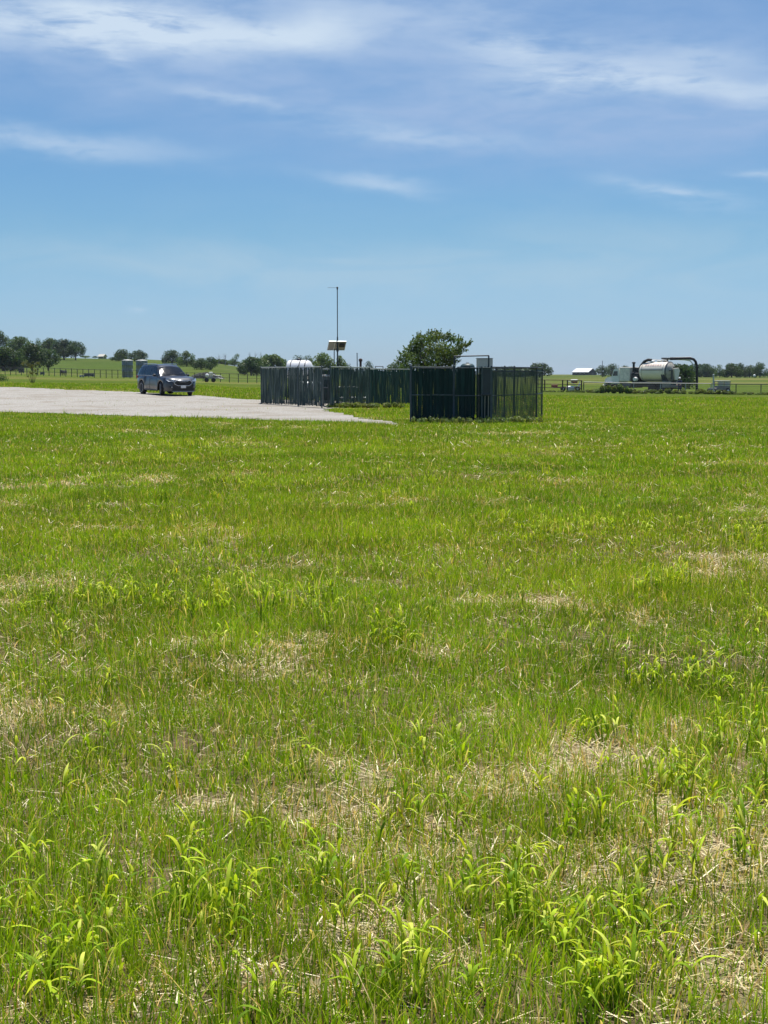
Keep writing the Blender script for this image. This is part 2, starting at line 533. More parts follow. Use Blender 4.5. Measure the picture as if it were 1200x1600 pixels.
    def build(s, name, material, parent=None, weld=False):
        me = bpy.data.meshes.new(name)
        me.from_pydata(s.v, [], s.f)
        me.polygons.foreach_set('use_smooth', s.sm)
        if weld:
            bm = bmesh.new(); bm.from_mesh(me); bmesh.ops.remove_doubles(bm, verts=bm.verts, dist=1e-4)
            bmesh.ops.recalc_face_normals(bm, faces=bm.faces); bm.to_mesh(me); bm.free()
        me.update()
        me.materials.append(material)
        o = bpy.data.objects.new(name, me)
        COL.objects.link(o)
        if parent: o.parent = parent
        return o

def copy_tree(o, parent=None):
    c = o.copy(); COL.objects.link(c); c.parent = parent
    for ch in [k for k in bpy.data.objects if k.parent == o]:
        copy_tree(ch, c)
    return c

# common materials
M_slat = slat_mat('dark_green_slat', (.005, .021, .020), (.020, .060, .054), 1.5, .15)
M_slat_g = slat_mat('faded_green_slat', (.018, .044, .042), (.16, .20, .165), 1.6)
M_slat_d = slat_mat('deep_green_slat', (.006, .034, .030), (.030, .105, .085), 2.0)
M_galv = mat('galvanised_steel', (0.30, 0.32, 0.33), .45, .6, .2, 8)
M_post = mat('grey_green_fence_pipe', (0.075, 0.10, 0.105), .65, .0, .2, 6, spec=.3)
M_rust = mat('rusted_drill_pipe', (0.075, 0.045, 0.035), .8, .1, .35, 6)
M_dark = mat('black_rubber', (0.012, 0.012, 0.013), .7, 0, .3, 10)
M_black = mat('black_plastic', (0.02, 0.02, 0.022), .45, 0, .2, 10)
M_white = mat('white_paint', (0.72, 0.71, 0.68), .4, 0, .08, 3, dirt=((.42, .38, .32), .25))
M_poly = mat('white_polyethylene', (0.80, 0.80, 0.79), .35, 0, .06, 2)
M_bark = mat('tree_bark', (0.06, 0.045, 0.035), .9, 0, .3, 8, .6, 20)
M_steel = mat('dark_steel', (0.05, 0.055, 0.06), .5, .4, .3, 8)
M_leaf = plant_mat('tree_leaf', .38, .5, .3)
M_grass = plant_mat('grass_blade', .38, .6, .12, (1.28, 1.11, .82))
M_straw = plant_mat('dry_straw', .15, .8, .15)
# ------------------------------------------------------------------ the ground: one sheet to the horizon
def ground_grid():
    ys = np.concatenate([np.linspace(-70, 0, 12)[:-1], np.linspace(0, 2.5, 6)[:-1], np.arange(2.5, 20, .13), np.arange(20, 47, .3), np.arange(47, 86, .22),
                         np.arange(86, 130, .7), np.arange(130, 300, 2.5), np.geomspace(300, 7000, 90)])
    u = np.concatenate([np.linspace(-3, -.42, 30)[:-1], np.arange(-.42, .42, .0033), np.linspace(.42, 3, 30)])
    X = u[None, :] * np.maximum(ys, 40)[:, None]; Y = np.repeat(ys[:, None], len(u), 1)
    return ys, u, X, Y
GY, GU, GX, GYY = ground_grid()
GZ = hz(GX, GYY)
c_soil = np.array((0.15, 0.115, 0.072)); c_strawg = np.array((0.43, 0.36, 0.24)); c_turf = np.array((0.115, 0.145, 0.022)); c_field = np.array((0.088, 0.128, 0.026)); c_hill = np.array((0.080, 0.118, 0.034))
S = straw(GX, GYY)
fy = np.clip((GYY - 14) / 30, 0, 1)[..., None]
Cg = c_soil * (1 - fy) + c_turf * fy
Cg = Cg * (1 - S[..., None]) + c_strawg * S[..., None]
ff = np.clip((GYY - 95) / 60, 0, 1)[..., None]
Cg = Cg * (1 - ff) + c_field * ff
fh = np.clip((GYY - 260) / 200, 0, 1)[..., None]
Cg = Cg * (1 - fh) + c_hill * fh
# large-scale streaks of drier and greener pasture
pn = (vnoise(GX, GYY, 61, 9.0) * .5 + vnoise(GX * .6, GYY * .3, 62, 5.0) * .5)[..., None]
Cg = Cg * (0.86 + .28 * pn)
dry = (np.clip((vnoise(GX * .25, GYY, 63, 24.0) - .58) * 4, 0, 1) * np.clip((GYY - 100) / 60, 0, 1))[..., None]
Cg = Cg * (1 - dry * .5) + np.array((0.20, 0.19, 0.08)) * dry * .5
nr, nc = GX.shape
idx = np.arange(nr * nc).reshape(nr, nc)
quads = np.stack([idx[:-1, :-1], idx[:-1, 1:], idx[1:, 1:], idx[1:, :-1]], -1).reshape(-1, 4)
V = np.stack([GX, GYY, GZ], -1).reshape(-1, 3)
g = mesh_np('ground', V, quads, ground_mat(), cols=Cg.reshape(-1, 3), smooth=True)
tag(g, kind='structure')
# gravel lot: same sheet, 15 mm higher
cxm = V[quads].mean(1)
sel = (cxm[:, 1] > 45) & (cxm[:, 1] < 128)
qs = quads[sel]; cm = cxm[sel]
qs = qs[in_gravel(cm[:, 0], cm[:, 1])]
uq, inv = np.unique(qs, return_inverse=True)
vg = V[uq].copy(); vg[:, 2] += .015
gr = mesh_np('gravel_lot', vg, inv.reshape(-1, 4), gravel_mat(), smooth=True)
tag(gr, kind='structure')

# ------------------------------------------------------------------ grass
def blade_mesh(x, y, z0, h, w, lean_az, lean, droop, side_az, col, rows, tipw=.12, bulge=False, outk=1.1, dnk=.62):
    """arching ribbons; all args arrays of n; rows = number of cross rows"""
    n = len(x)
    t = np.linspace(0, 1, rows)[None, :]
    out = h[:, None] * (lean[:, None] * t + droop[:, None] * t * t * outk)
    up = h[:, None] * (t - droop[:, None] * dnk * t ** 2.2)
    cxp = x[:, None] + out * np.cos(lean_az)[:, None]
    cyp = y[:, None] + out * np.sin(lean_az)[:, None]
    czp = z0[:, None] + up
    if bulge:
        prof = np.interp(t, [0, .25, .6, .85, 1], [.45, 1, .9, .5, .04])
    else:
        prof = 1 - (1 - tipw) * t ** 1.6
    ww = w[:, None] * prof * .5
    sx = np.cos(side_az)[:, None] * ww; sy = np.sin(side_az)[:, None] * ww
    L = np.stack([cxp - sx, cyp - sy, czp], -1); Rr = np.stack([cxp + sx, cyp + sy, czp], -1)
    vs = np.stack([L, Rr], 2).reshape(n, rows * 2, 3)
    base = np.arange(n)[:, None] * rows * 2
    fs = []
    for k in range(rows - 1):
        fs.append(base + np.array([2 * k, 2 * k + 1, 2 * k + 3, 2 * k + 2])[None, :])
    fs = np.stack(fs, 1).reshape(-1, 4)
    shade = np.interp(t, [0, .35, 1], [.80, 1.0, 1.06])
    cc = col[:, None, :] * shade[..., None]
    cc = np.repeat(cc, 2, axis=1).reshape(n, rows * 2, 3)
    return vs.reshape(-1, 3), fs, cc.reshape(-1, 3)

def scatter(y0, y1, dens, margin=1.6):
    """uniform points over the wedge seen by the camera, with a margin to each side"""
    half = lambda y: y * (600 / F) + margin + y * .03
    hw = half(y1)
    n = int((y1 - y0) * 2 * hw * dens)
    x = RNG.uniform(-hw, hw, n); y = RNG.uniform(y0, y1, n)
    k = np.abs(x) < half(y)
    return x[k], y[k]

PAL = np.array([lin(c) for c in [(130, 166, 36), (112, 156, 26), (146, 178, 40), (96, 138, 28), (162, 188, 54), (128, 154, 42), (104, 130, 38)]])
STR = np.array([lin(c) for c in [(214, 198, 156), (190, 170, 126), (228, 216, 184), (150, 128, 90), (196, 186, 132)]])
def pal(n, P, jit=.18, p=None):
    c = P[RNG.choice(len(P), n, p=p)]
    return c * (1 + RNG.uniform(-jit, jit, (n, 1)))

def lawn(name, bands, material):
    VS, FS, CS = [], [], []
    off = 0
    for (y0, y1, dens, hh, wd, rows) in bands:
        x, y = scatter(y0, y1, dens)
        s = straw(x, y)
        clump = .55 * vnoise(x, y, 71, .16 if y1 < 25 else .5) + .45 * vnoise(x, y, 72, .6 if y1 < 25 else 2.0)
        keep = RNG.random(len(x)) < np.clip((1.02 - s * .93) * (2.3 * clump - .12), 0.02, 1)
        keep &= ~in_gravel(x, y) | (RNG.random(len(x)) < .03 * vnoise(x, y, 77, 2.0) ** 3)
        x, y, s, clump = x[keep], y[keep], s[keep], clump[keep]
        n = len(x)
        big = vnoise(x, y, 73, 2.6)
        h = hh * RNG.uniform(.45, 1.25, n) * (.65 + .7 * big) * (1 - .35 * s)
        h *= np.where(RNG.random(n) < .05, 1.8, 1.0)
        w = wd * RNG.uniform(.6, 1.3, n)
        az = RNG.uniform(0, 2 * math.pi, n)
        ln = np.abs(RNG.normal(0.12, .16, n)); dr = np.clip(RNG.normal(.18, .22, n), 0, .9)
        c = pal(n, PAL)
        hue = vnoise(x, y, 74, 3.4)[:, None]; hue2 = vnoise(x, y, 75, .7)[:, None]
        c = c * (np.array([.72, .90, .8]) + np.array([.44, .22, .3]) * hue) * (.74 + .50 * hue2)
        dryb = RNG.random(n) < (.12 + .35 * s)
        c[dryb] = pal(int(dryb.sum()), STR)
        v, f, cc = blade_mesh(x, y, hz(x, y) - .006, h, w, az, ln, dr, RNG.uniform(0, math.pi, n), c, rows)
        VS.append(v); FS.append(f + off); CS.append(cc); off += len(v)
    o = mesh_np(name, np.concatenate(VS), np.concatenate(FS), material, cols=np.concatenate(CS))
    return tag(o, cat='grass', kind='stuff')

g1 = lawn('lawn_grass', [(2.6, 7, 4700, .105, .0042, 4), (7, 12, 3900, .09, .0052, 3), (12, 20, 2300, .082, .0075, 3)], M_grass)
tag(g1, 'short bright green grass blades covering the field in the foreground')
g2 = lawn('field_grass', [(20, 32, 1100, .078, .011, 3), (32, 52, 500, .085, .016, 2), (52, 80, 130, .10, .024, 2), (80, 130, 36, .11, .04, 2)], M_grass)
tag(g2, 'short green grass of the farther field running up to the gravel and enclosures')

def litter(name):
    VS, FS, CS = [], [], []; off = 0
    for (y0, y1, dens, ln_, wd) in [(2.6, 7, 2600, .075, .0035), (7, 13, 1500, .09, .005), (13, 24, 420, .11, .009), (24, 50, 70, .16, .018)]:
        x, y = scatter(y0, y1, dens)
        s = straw(x, y)
        keep = (RNG.random(len(x)) < .2 + .9 * s) & ~in_gravel(x, y)
        x, y, s = x[keep], y[keep], s[keep]; n = len(x)
        L = ln_ * RNG.uniform(.35, 1.3, n)
        az = RNG.uniform(0, 2 * math.pi, n)
        tilt = np.abs(RNG.normal(0, .16, n)) + .02
        # lying stems: a long lean with little height
        h = L * np.sin(tilt) + .003
        lean = L * np.cos(tilt) / h
        w = wd * RNG.uniform(.6, 1.6, n)
        c = pal(n, STR, .3)
        v, f, cc = blade_mesh(x, y, hz(x, y) + RNG.uniform(.002, .02, n), h, w, az, lean, np.zeros(n), az + math.pi / 2, c, 3, .6)
        VS.append(v); FS.append(f + off); CS.append(cc); off += len(v)
    o = mesh_np(name, np.concatenate(VS), np.concatenate(FS), M_straw, cols=np.concatenate(CS))
    return tag(o, 'dry cut straw lying in pale patches between the grass', 'straw', kind='stuff')
litter('straw_litter')

# coarse broad-bladed weeds: drifts seen in the photo (px, row, half width px, half height px, plants) and loose strays
DRIFTS = [(250, 1430, 200, 60, 34), (120, 1560, 140, 50, 26), (480, 1440, 160, 70, 30), (560, 1560, 180, 50, 26), (860, 1480, 170, 90, 42),
          (1080, 1240, 90, 70, 34), (1160, 1310, 60, 60, 22), (1000, 1360, 120, 60, 22), (900, 1330, 60, 60, 10), (740, 1420, 90, 60, 18),
          (350, 945, 170, 26, 40), (470, 950, 60, 18, 14), (230, 955, 90, 18, 14), (1060, 915, 45, 14, 12), (1010, 925, 25, 10, 5),
          (860, 828, 120, 14, 26), (1090, 1080, 110, 30, 24), (1150, 1180, 80, 30, 16), (1170, 990, 30, 16, 5), (700, 1190, 40, 30, 6),
          (100, 1210, 110, 50, 12), (600, 1010, 30, 14, 7), (50, 955, 40, 20, 5), (110, 1000, 50, 15, 4), (300, 700, 120, 6, 22),
          (250, 725, 90, 6, 18), (110, 727, 30, 4, 7), (400, 760, 90, 8, 14), (1000, 830, 140, 14, 20), (1150, 850, 70, 14, 14), (700, 690, 200, 12, 16), (1000, 720, 200, 16, 24),
          (900, 665, 250, 5, 22), (1000, 1560, 160, 40, 26), (60, 1470, 70, 60, 14), (380, 1300, 160, 60, 12), (640, 1290, 140, 60, 12), (900, 1180, 120, 50, 10)]
WPAL = np.array([lin(c) for c in [(144, 178, 40), (160, 192, 56), (118, 156, 36), (186, 206, 104), (98, 136, 36), (166, 188, 48)]])
def weeds():
    px_, py_ = [], []
    for (px, row, rx, ry, n) in DRIFTS:
        for _ in range(max(2, int(n * (.46 if row > 1150 else 1.0)))):
            a = px + random.gauss(0, .55) * rx; b = max(596, row + random.gauss(0, .55) * ry)
            d = gdist(min(b, 1680)); px_.append(xpx(a, d)); py_.append(d)
    for (y0, y1, dens) in [(2.7, 10, 1.0), (10, 22, .7), (22, 60, .15)]:
        x, y = scatter(y0, y1, dens); k = straw(x, y) < .95
        px_ += list(x[k]); py_ += list(y[k])
    X = np.array(px_); Y = np.array(py_)
    ok = ~in_gravel(X, Y); X, Y = X[ok], Y[ok]
    m = len(X)
    nb = RNG.integers(5, 17, m)
    size = RNG.uniform(.55, 1.2, m) * np.where(Y > 25, 1.15, 1.0)
    tot = nb.sum()
    pid = np.repeat(np.arange(m), nb)
    x = X[pid] + RNG.normal(0, .05, tot) * size[pid]; y = Y[pid] + RNG.normal(0, .05, tot) * size[pid]
    az = RNG.uniform(0, 2 * math.pi, tot)
    h = size[pid] * RNG.uniform(.05, .19, tot) * np.where(Y[pid] < 9, .82, 1.15)
    w = RNG.uniform(.004, .0105, tot) * (.6 + .5 * size[pid]) * np.where(Y[pid] > 18, 1.5, 1.0)
    dr = np.clip(RNG.normal(.24, .36, tot), 0, 1.3); ln = np.abs(RNG.normal(.13, .13, tot))
    hue = RNG.integers(0, len(WPAL), m)[pid]
    c = WPAL[hue] * RNG.uniform(.55, 1.2, (tot, 1))
    odd = RNG.random(tot)
    c[odd < .10] = np.array(lin((214, 206, 166))); c[(odd > .10) & (odd < .115)] = np.array(lin((196, 186, 50)))
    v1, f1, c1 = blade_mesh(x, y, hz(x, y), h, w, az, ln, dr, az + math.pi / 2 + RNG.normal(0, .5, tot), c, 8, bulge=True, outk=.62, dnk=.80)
    # stems
    ns = np.clip(nb // 4, 1, 4); sid = np.repeat(np.arange(m), ns); st = len(sid)
    xs = X[sid] + RNG.normal(0, .02, st); ys = Y[sid] + RNG.normal(0, .02, st)
    hs = size[sid] * RNG.uniform(.10, .22, st)
    cs = WPAL[RNG.integers(0, 3, st)] * RNG.uniform(.3, .8, (st, 1))
    azs = RNG.uniform(0, 6.28, st)
    v2, f2, c2 = blade_mesh(xs, ys, hz(xs, ys), hs, np.full(st, .0045), azs, RNG.uniform(0, .2, st), RNG.uniform(0, .15, st), RNG.uniform(0, 3.1, st), cs, 4, .6)
    # stem leaves: short arching leaves leaving the stems part of the way up
    k = 3; lid = np.repeat(np.arange(st), k); lt = len(lid)
    fr = RNG.uniform(.35, .95, lt)
    xl = xs[lid]; yl = ys[lid]; zl = hz(xl, yl) + hs[lid] * fr
    azl = RNG.uniform(0, 6.28, lt); cl = WPAL[RNG.integers(0, len(WPAL), lt)] * (1 + RNG.uniform(-.2, .2, (lt, 1)))
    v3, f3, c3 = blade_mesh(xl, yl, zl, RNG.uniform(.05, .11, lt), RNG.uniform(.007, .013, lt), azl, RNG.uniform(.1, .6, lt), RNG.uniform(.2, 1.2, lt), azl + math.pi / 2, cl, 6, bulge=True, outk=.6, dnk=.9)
    o = mesh_np('tall_weed_grass', np.concatenate([v1, v2, v3]), np.concatenate([f1, f2 + len(v1), f3 + len(v1) + len(v2)]),
                M_grass, cols=np.concatenate([c1, c2, c3]))
    tag(o, 'coarse broad-bladed weed grass standing in arching light green tufts', 'weeds', kind='stuff')
weeds()
# ------------------------------------------------------------------ slatted enclosures
M_wire = mat('green_coated_wire', (.015, .03, .028), .7, 0, .2, 5, spec=.2)
def local(L):
    m = MB(); m.M = Matrix.Translation((-L[0], -L[1], -L[2])); return m

def slats(name, parent, L, p0, p1, z0, z1, material, pitch=.06, width=.048, gap=lambda t: 0.0, torn=.02, wob=.006, seed=1, holes=()):
    """vertical plastic slats woven into one panel between two posts; gap(t) = chance that a slat is missing"""
    rs = random.Random(seed)
    m = local(L)
    a = Vector(p0); b = Vector(p1); d = (b - a); ln = d.length; d.normalize()
    nrm = Vector((-d.y, d.x))
    n = int(ln / pitch)
    for i in range(n):
        t = (i + .5) / n
        if rs.random() < gap(t):
            continue
        c = a + d * (t * ln)
        top = z1 - rs.random() ** 3 * torn * 6; bot = z0 + rs.random() ** 2 * torn * 3
        if rs.random() < gap(t) * .8:
            if rs.random() < .5: top = z0 + (z1 - z0) * rs.uniform(.3, .9)
            else: bot = z0 + (z1 - z0) * rs.uniform(.1, .5)
        off = rs.uniform(-.003, .003); tw = rs.uniform(-.12, .12); ph = rs.uniform(0, 6)
        vs = []; K = 7
        for k in range(K):
            f = k / (K - 1)
            x = off + math.sin(ph + f * 5) * wob * .5
            w = width * .5 * (1.04 - .08 * rs.random())
            ny = math.sin(ph * 2 + f * 7) * .006
            e = d * w + nrm * (w * tw * .6)
            q = c + d * x + nrm * ny
            z = bot + (top - bot) * f
            vs.append((q.x - e.x, q.y - e.y, z)); vs.append((q.x + e.x, q.y + e.y, z))
        m.add(vs, [(2 * k, 2 * k + 1, 2 * k + 3, 2 * k + 2) for k in range(K - 1)])
    return m.build(name, material, parent)

def chainlink(name, parent, L, p0, p1, z0, z1, pitch=.075, r=.0022):
    m = local(L)
    a = Vector(p0); b = Vector(p1); ln = (b - a).length; d = (b - a) / ln; H = z1 - z0
    s = -H
    while s < ln:
        for sg in (1, -1):
            # wire runs at 45 degrees from (s, bottom) to (s+H, top), clipped to the panel
            t0 = max(0, -s / H); t1 = min(1, (ln - s) / H)
            if t1 <= t0: continue
            q = []
            for t in (t0, t1):
                u = s + t * H
                zz = z0 + (t if sg > 0 else 1 - t) * H
                q.append((a.x + d.x * u, a.y + d.y * u, zz))
            m.tube(q, r, 3, cap=False, smooth=False)
        s += pitch
    return m.build(name, M_wire, parent)

def posts_rails(parent, L, pts, z0, z1, rp=.032, rr=.022, rails=(1.0,), mp=None, mr=None, skip=()):
    for i, p in enumerate(pts):
        if i in skip: continue
        m = local(L)
        m.tube([(p[0], p[1], gz(*p) - .1), (p[0], p[1], z1 + .02)], rp, 8)
        m.ball((p[0], p[1], z1 + .025), rp * 1.15, 8, 4)
        m.build('post', mp or M_post, parent)
    for f in rails:
        m = local(L); z = z0 + (z1 - z0) * f
        for a, b in zip(pts, pts[1:]):
            m.tube([(a[0], a[1], z), (b[0], b[1], z)], rr, 6)
        m.build('top_rail' if f > .9 else 'mid_rail', mr or M_post, parent)

def P(px, y, z=0.0):
    return (xpx(px, y, z), y)

def near_enclosure():
    L = (xpx(720, 50), 50, 0)
    t = thing('slatted_enclosure', 'nearer dark green slatted fence enclosure with a see-through right side', 'enclosure', L)
    H = 1.84
    A, A2, B, C = P(642, 49.4), P(672, 49.35), P(709, 49.25), P(767.5, 49.0)
    D, D2, E = P(838, 52.9), P(803, 51.2), P(846.5, 55.4)
    G, Hh = P(775, 58.5), P(655, 57.0)
    slats('slat_panel', t, L, A, B, .02, H - .03, M_slat, .052, .0545, lambda u: .012, .02, .01, 3)
    slats('slat_panel', t, L, B, C, .03, H + .02, M_slat, .050, .0525, lambda u: .008 + (.03 if u > .5 else 0), .035, .012, 5)
    # sheer right side: narrow strips with as much gap as strip
    slats('screen_panel', t, L, C, D, .02, H - .14, M_slat_s,   .034, .0305, lambda u: .02, .004, .001, 8)
    slats('screen_panel', t, L, D, E, .02, H - .04, M_slat, .05, .04, lambda u: .1, .01, .004, 9)
    slats('screen_panel', t, L, G, Hh, .02, H - .1, M_slat, .06, .05, lambda u: .05, .01, .004, 19)
    for a, b in ((A, B), (B, C), (C, D)):
        chainlink('wire_mesh', t, L, a, b, .03, H - .02)
    posts_rails(t, L, [A, A2, B], 0, H, .036, .022, (1.0, .5), M_post_d, M_post, skip=(1,))
    posts_rails(t, L, [B, C], 0, H, .03, .02, (.985, .49), M_post_d, M_post_d, skip=(0, ))
    posts_rails(t, L, [C, P(788, 50.3), D2, D, E], 0, H, .03, .024, (1.0, .93, .49), M_steel, M_steel, skip=(0,))
    posts_rails(t, L, [E, G, Hh, A], 0, H, .03, .024, (1.0,), M_steel, M_steel, skip=(0, 3))
    # gate leaf folded at the corner: a pale frame with an upper sheet and bare lower bars
    gx, gy = P(759, 48.93)
    m = local(L)
    for dx in (-.13, .16):
        m.tube([(gx + dx, gy, .03), (gx + dx, gy, H)], .024, 8)
    for z in (.08, .92, H - .02):
        m.tube([(gx - .13, gy, z), (gx + .16, gy, z)], .018, 6)
    gt = m.build('gate', M_post, t)
    m = local(L); m.box((gx + .015, gy + .005, 1.38), (.26, .012, .86), bev=.003); m.build('gate_sheet', mat('slate_blue_sheet', (.030, .042, .052), .6), gt)
    m = local(L)
    for dx, w in ((-.04, .014), (.075, .018)):
        m.tube([(gx + dx, gy - .01, -.02), (gx + dx + .01, gy - .01, .90)], w, 6)
    m.build('bare_bar', mat('bleached_wood', (.30, .28, .23), .8), gt)
    m = local(L); m.box((gx, gy - .03, .93), (.34, .05, .06), bev=.01); m.build('latch', M_steel, gt)
    return t
M_slat_s = mat('sheer_green_screen', (0.010, 0.032, 0.024), .6, 0, .3, 4)
M_post_d = mat('weathered_blue_grey_post', (0.060, 0.080, 0.095), .7, .0, .2, 6, spec=.25)
near_enclosure()

def far_enclosure():
    L = (xpx(510, 74), 74, .1)
    t = thing('slatted_enclosure', 'wider faded green slatted fence enclosure round the tank and solar mast', 'enclosure', L)
    zt = 1.96
    A, A2, B = P(408.5, 75), P(466, 71.2), P(503, 69)
    C, D = P(516, 69.8), P(577.5, 75.2)
    E = P(645, 79.0)
    zA, zB, zD = .10, .08, 0.02
    slats('slat_panel', t, L, A, A2, .14, 1.94, M_slat_g, .075, .081, lambda u: .0 + (.06 if u > .62 else 0), .02, .01, 11)
    slats('slat_panel', t, L, A2, B, .12, 1.94, M_slat_g, .075, .078, lambda u: .03 + .4 * max(0, u - .5), .02, .012, 12)
    slats('slat_panel', t, L, C, D, .10, 1.94, M_slat_g, .08, .080, lambda u: .06 + .05 * math.sin(u * 14), .03, .012, 13)
    slats('slat_panel', t, L, D, E, .06, 1.86, M_slat_d, .075, .081, lambda u: .01, .02, .008, 14)
    G, Hh = P(602, 84), P(430, 86)
    slats('slat_panel', t, L, G, Hh, .1, 1.9, M_slat, .085, .07, lambda u: .12, .03, .01, 16)
    slats('slat_panel', t, L, Hh, A, .1, 1.9, M_slat_g, .085, .07, lambda u: .05, .03, .01, 17)
    for a, b in ((A, A2), (A2, B), (C, D), (D, E)):
        chainlink('wire_mesh', t, L, a, b, .12, 1.95, .09, .003)
    posts_rails(t, L, [A, A2, B], 0.1, zt, .035, .026, (1.0,), M_post, M_rail)
    posts_rails(t, L, [C, P(521, 70.2), P(548, 72.5), D], 0.1, zt, .035, .026, (1.0,), M_post, M_rail, skip=(1,))
    posts_rails(t, L, [D, P(617, 77.5), E], 0.05, 1.88, .035, .026, (1.0,), M_post, M_rail, skip=(0,))
    posts_rails(t, L, [A, Hh, G, D], 0.1, zt - .04, .03, .024, (1.0,), M_post, M_rail, skip=(0, 3))
    # open gate leaf between the two corners
    m = local(L)
    a = P(506, 68.9); b = P(513, 67.9)
    for p in (a, b):
        m.tube([(p[0], p[1], .1), (p[0], p[1], 1.85)], .026, 6)
    for z in (.12, 1.0, 1.83):
        m.tube([(a[0], a[1], z), (b[0], b[1], z)], .022, 6)
    m.build('gate', M_steel, t)
    slats('gate_slats', t, L, a, b, .15, 1.8, M_slat, .09, .05, lambda u: .4, .02, .01, 21)
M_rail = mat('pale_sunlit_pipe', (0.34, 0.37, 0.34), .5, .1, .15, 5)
far_enclosure()

# ------------------------------------------------------------------ things inside and over the far enclosure
def tank_on_stand():
    y = 77.5; z0 = gz(xpx(470, y), y)
    L = (xpx(470, y), y, z0)
    t = thing('liquid_tank', 'white plastic horizontal tank with domed ends above the faded green fence', 'tank', L, R(-14))
    ztop = zrow(562.5, y) - z0; r = .50; zc = ztop - r
    m = MB(); m.lathe([(.02, -.68), (.40, -.675), (.475, -.64), (r, -.56), (r, .30), (.485, .42), (.42, .53), (.28, .61), (.02, .645)], (0, 0, zc), 'X', 28)
    body = m.build('tank_body', M_poly, t)
    for x in (-.42, .05, .36):
        m = MB(); m.lathe([(r + .004, -.02), (r + .014, -.02), (r + .014, .02), (r + .004, .02)], (x, 0, zc), 'X', 28); m.build('strap', M_steel, body)
    m = MB(); m.lathe([(.12, 0), (.12, .06), (.09, .09), (.02, .1)], (-.1, 0, zc + r - .01), 'Z', 14); m.build('lid', M_black, body)
    for x in (-.45, .4):
        for yy in (-.36, .36):
            m = MB(); m.box((x, yy, (zc - .3) / 2), (.07, .07, zc - .3)); m.build('leg', M_steel, t)
    m = MB()
    for yy in (-.36, .36): m.box((0, yy, zc - .30), (1.2, .08, .09))
    for x in (-.45, .4): m.box((x, 0, zc - .38), (.08, .8, .08))
    m.build('frame', M_steel, t)
    m = MB(); m.tube([(.62, 0, zc - .1), (.72, 0, zc - .2), (.74, -.05, .9), (.74, -.1, .2)], .03, 8); m.build('drain_pipe', M_white, t)
tank_on_stand()

def solar_mast():
    y = 73.0; z0 = gz(xpx(527, y), y)
    L = (xpx(527.6, y), y, z0)
    t = thing('solar_mast', 'tall thin mast with antenna and tilted solar panel over the fence', 'mast', L)
    zt = zrow(449.5, y) - z0
    zm = zrow(528, y) - z0
    m = MB(); m.tube([(0, 0, -.1), (0, 0, zm)], .036, 10); m.tube([(0, 0, zm), (0, 0, zm + .05)], [.036, .026], 10); m.tube([(0, 0, zm), (0, 0, zt)], .022, 8); m.build('pole', M_steel, t)
    m = MB(); m.tube([(-.17, .25, -.1), (-.17, .25, zrow(546, y) - z0)], .022, 8); m.build('support_post', M_steel, t)
    # yagi antenna pointing left
    m = MB(); m.tube([(.04, 0, zt), (-.47, 0, zt)], .009, 6)
    for i in range(6):
        x = -.06 - .075 * i; l = .13 - .008 * i
        m.tube([(x, -l, zt), (x, l, zt)], .004, 5)
    m.build('antenna', M_steel, t)
    m = MB(); m.ball((0, 0, zt), .05, 10, 6); m.box((0, 0, zt - .05), (.07, .07, .08), bev=.01); m.build('antenna_mount', M_black, t)
    # panel tilted away from the viewer: its back is seen
    pt = zrow(532.5, y) - z0; pb = zrow(547.5, y) - z0
    W = .88; H = .62; cz = (pt + pb) / 2
    rot = Matrix.Rotation(R(14), 4, 'Z') @ Matrix.Rotation(R(-44), 4, 'X')
    def pm():
        q = MB(); q.M = Matrix.Translation((-.04, .12, cz)) @ rot; return q
    m = pm(); m.box((0, 0, 0), (W - .04, H - .04, .012)); pn = m.build('panel_back', mat('solar_back_sheet', (.36, .33, .31), .5, 0, .1, 6), t)
    m = pm()
    for s in (-1, 1):
        m.box((s * (W / 2 - .012), 0, 0), (.024, H, .045)); m.box((0, s * (H / 2 - .012), 0), (W - .052, .024, .045))
    m.box((-.12, 0, -.012), (.03, H - .06, .02)); m.build('panel_frame', mat('aluminium', (.75, .75, .76), .35, .3), t)
    m = pm(); m.box((0, 0, .012), (W - .05, H - .05, .008)); m.build('solar_cells', mat('solar_cell_glass', (.01, .014, .04), .12, 0, .1, 10), t)
    m = pm(); m.box((.24, -.08, -.06), (.26, .2, .09), bev=.01); m.build('junction_box', M_black, t)
    m = MB(); m.tube([(0, 0, cz - .12), (-.04, .1, cz - .02)], .025, 6); m.box((0, 0, cz - .2), (.12, .12, .18), bev=.01); m.box((0, 0, cz + .12), (.09, .09, .12), bev=.01); m.build('bracket', M_steel, t)
solar_mast()

def pole_thing(name, label, cat, px, y, rt, r, matl, lean=0.0, parts=None, cap=False):
    z0 = gz(xpx(px, y), y); L = (xpx(px, y), y, z0)
    t = thing(name, label, cat, L)
    h = zrow(rt, y) - z0
    m = MB(); m.tube([(0, 0, -.1), (lean * h, 0, h)], r, 8); m.build('pole', matl, t)
    m = MB()
    if cap: m.lathe([(r * 1.6, 0), (r * 1.6, r * 2), (r * .6, r * 2.6)], (lean * h, 0, h - r), 'Z', 10)
    else: m.ball((lean * h, 0, h), r * 1.3, 8, 5)
    m.build('cap', matl, t)
    return t, h
pole_thing('vent_pipe', 'thin leaning grey pipe sticking up over the fence', 'pipe', 559, 78, 552, .022, M_steel, -.012)
pole_thing('exhaust_stack', 'short thick dark stack behind the fence beside the thin pipe', 'stack', 563.5, 77, 563, .06, M_rust, 0, cap=True)

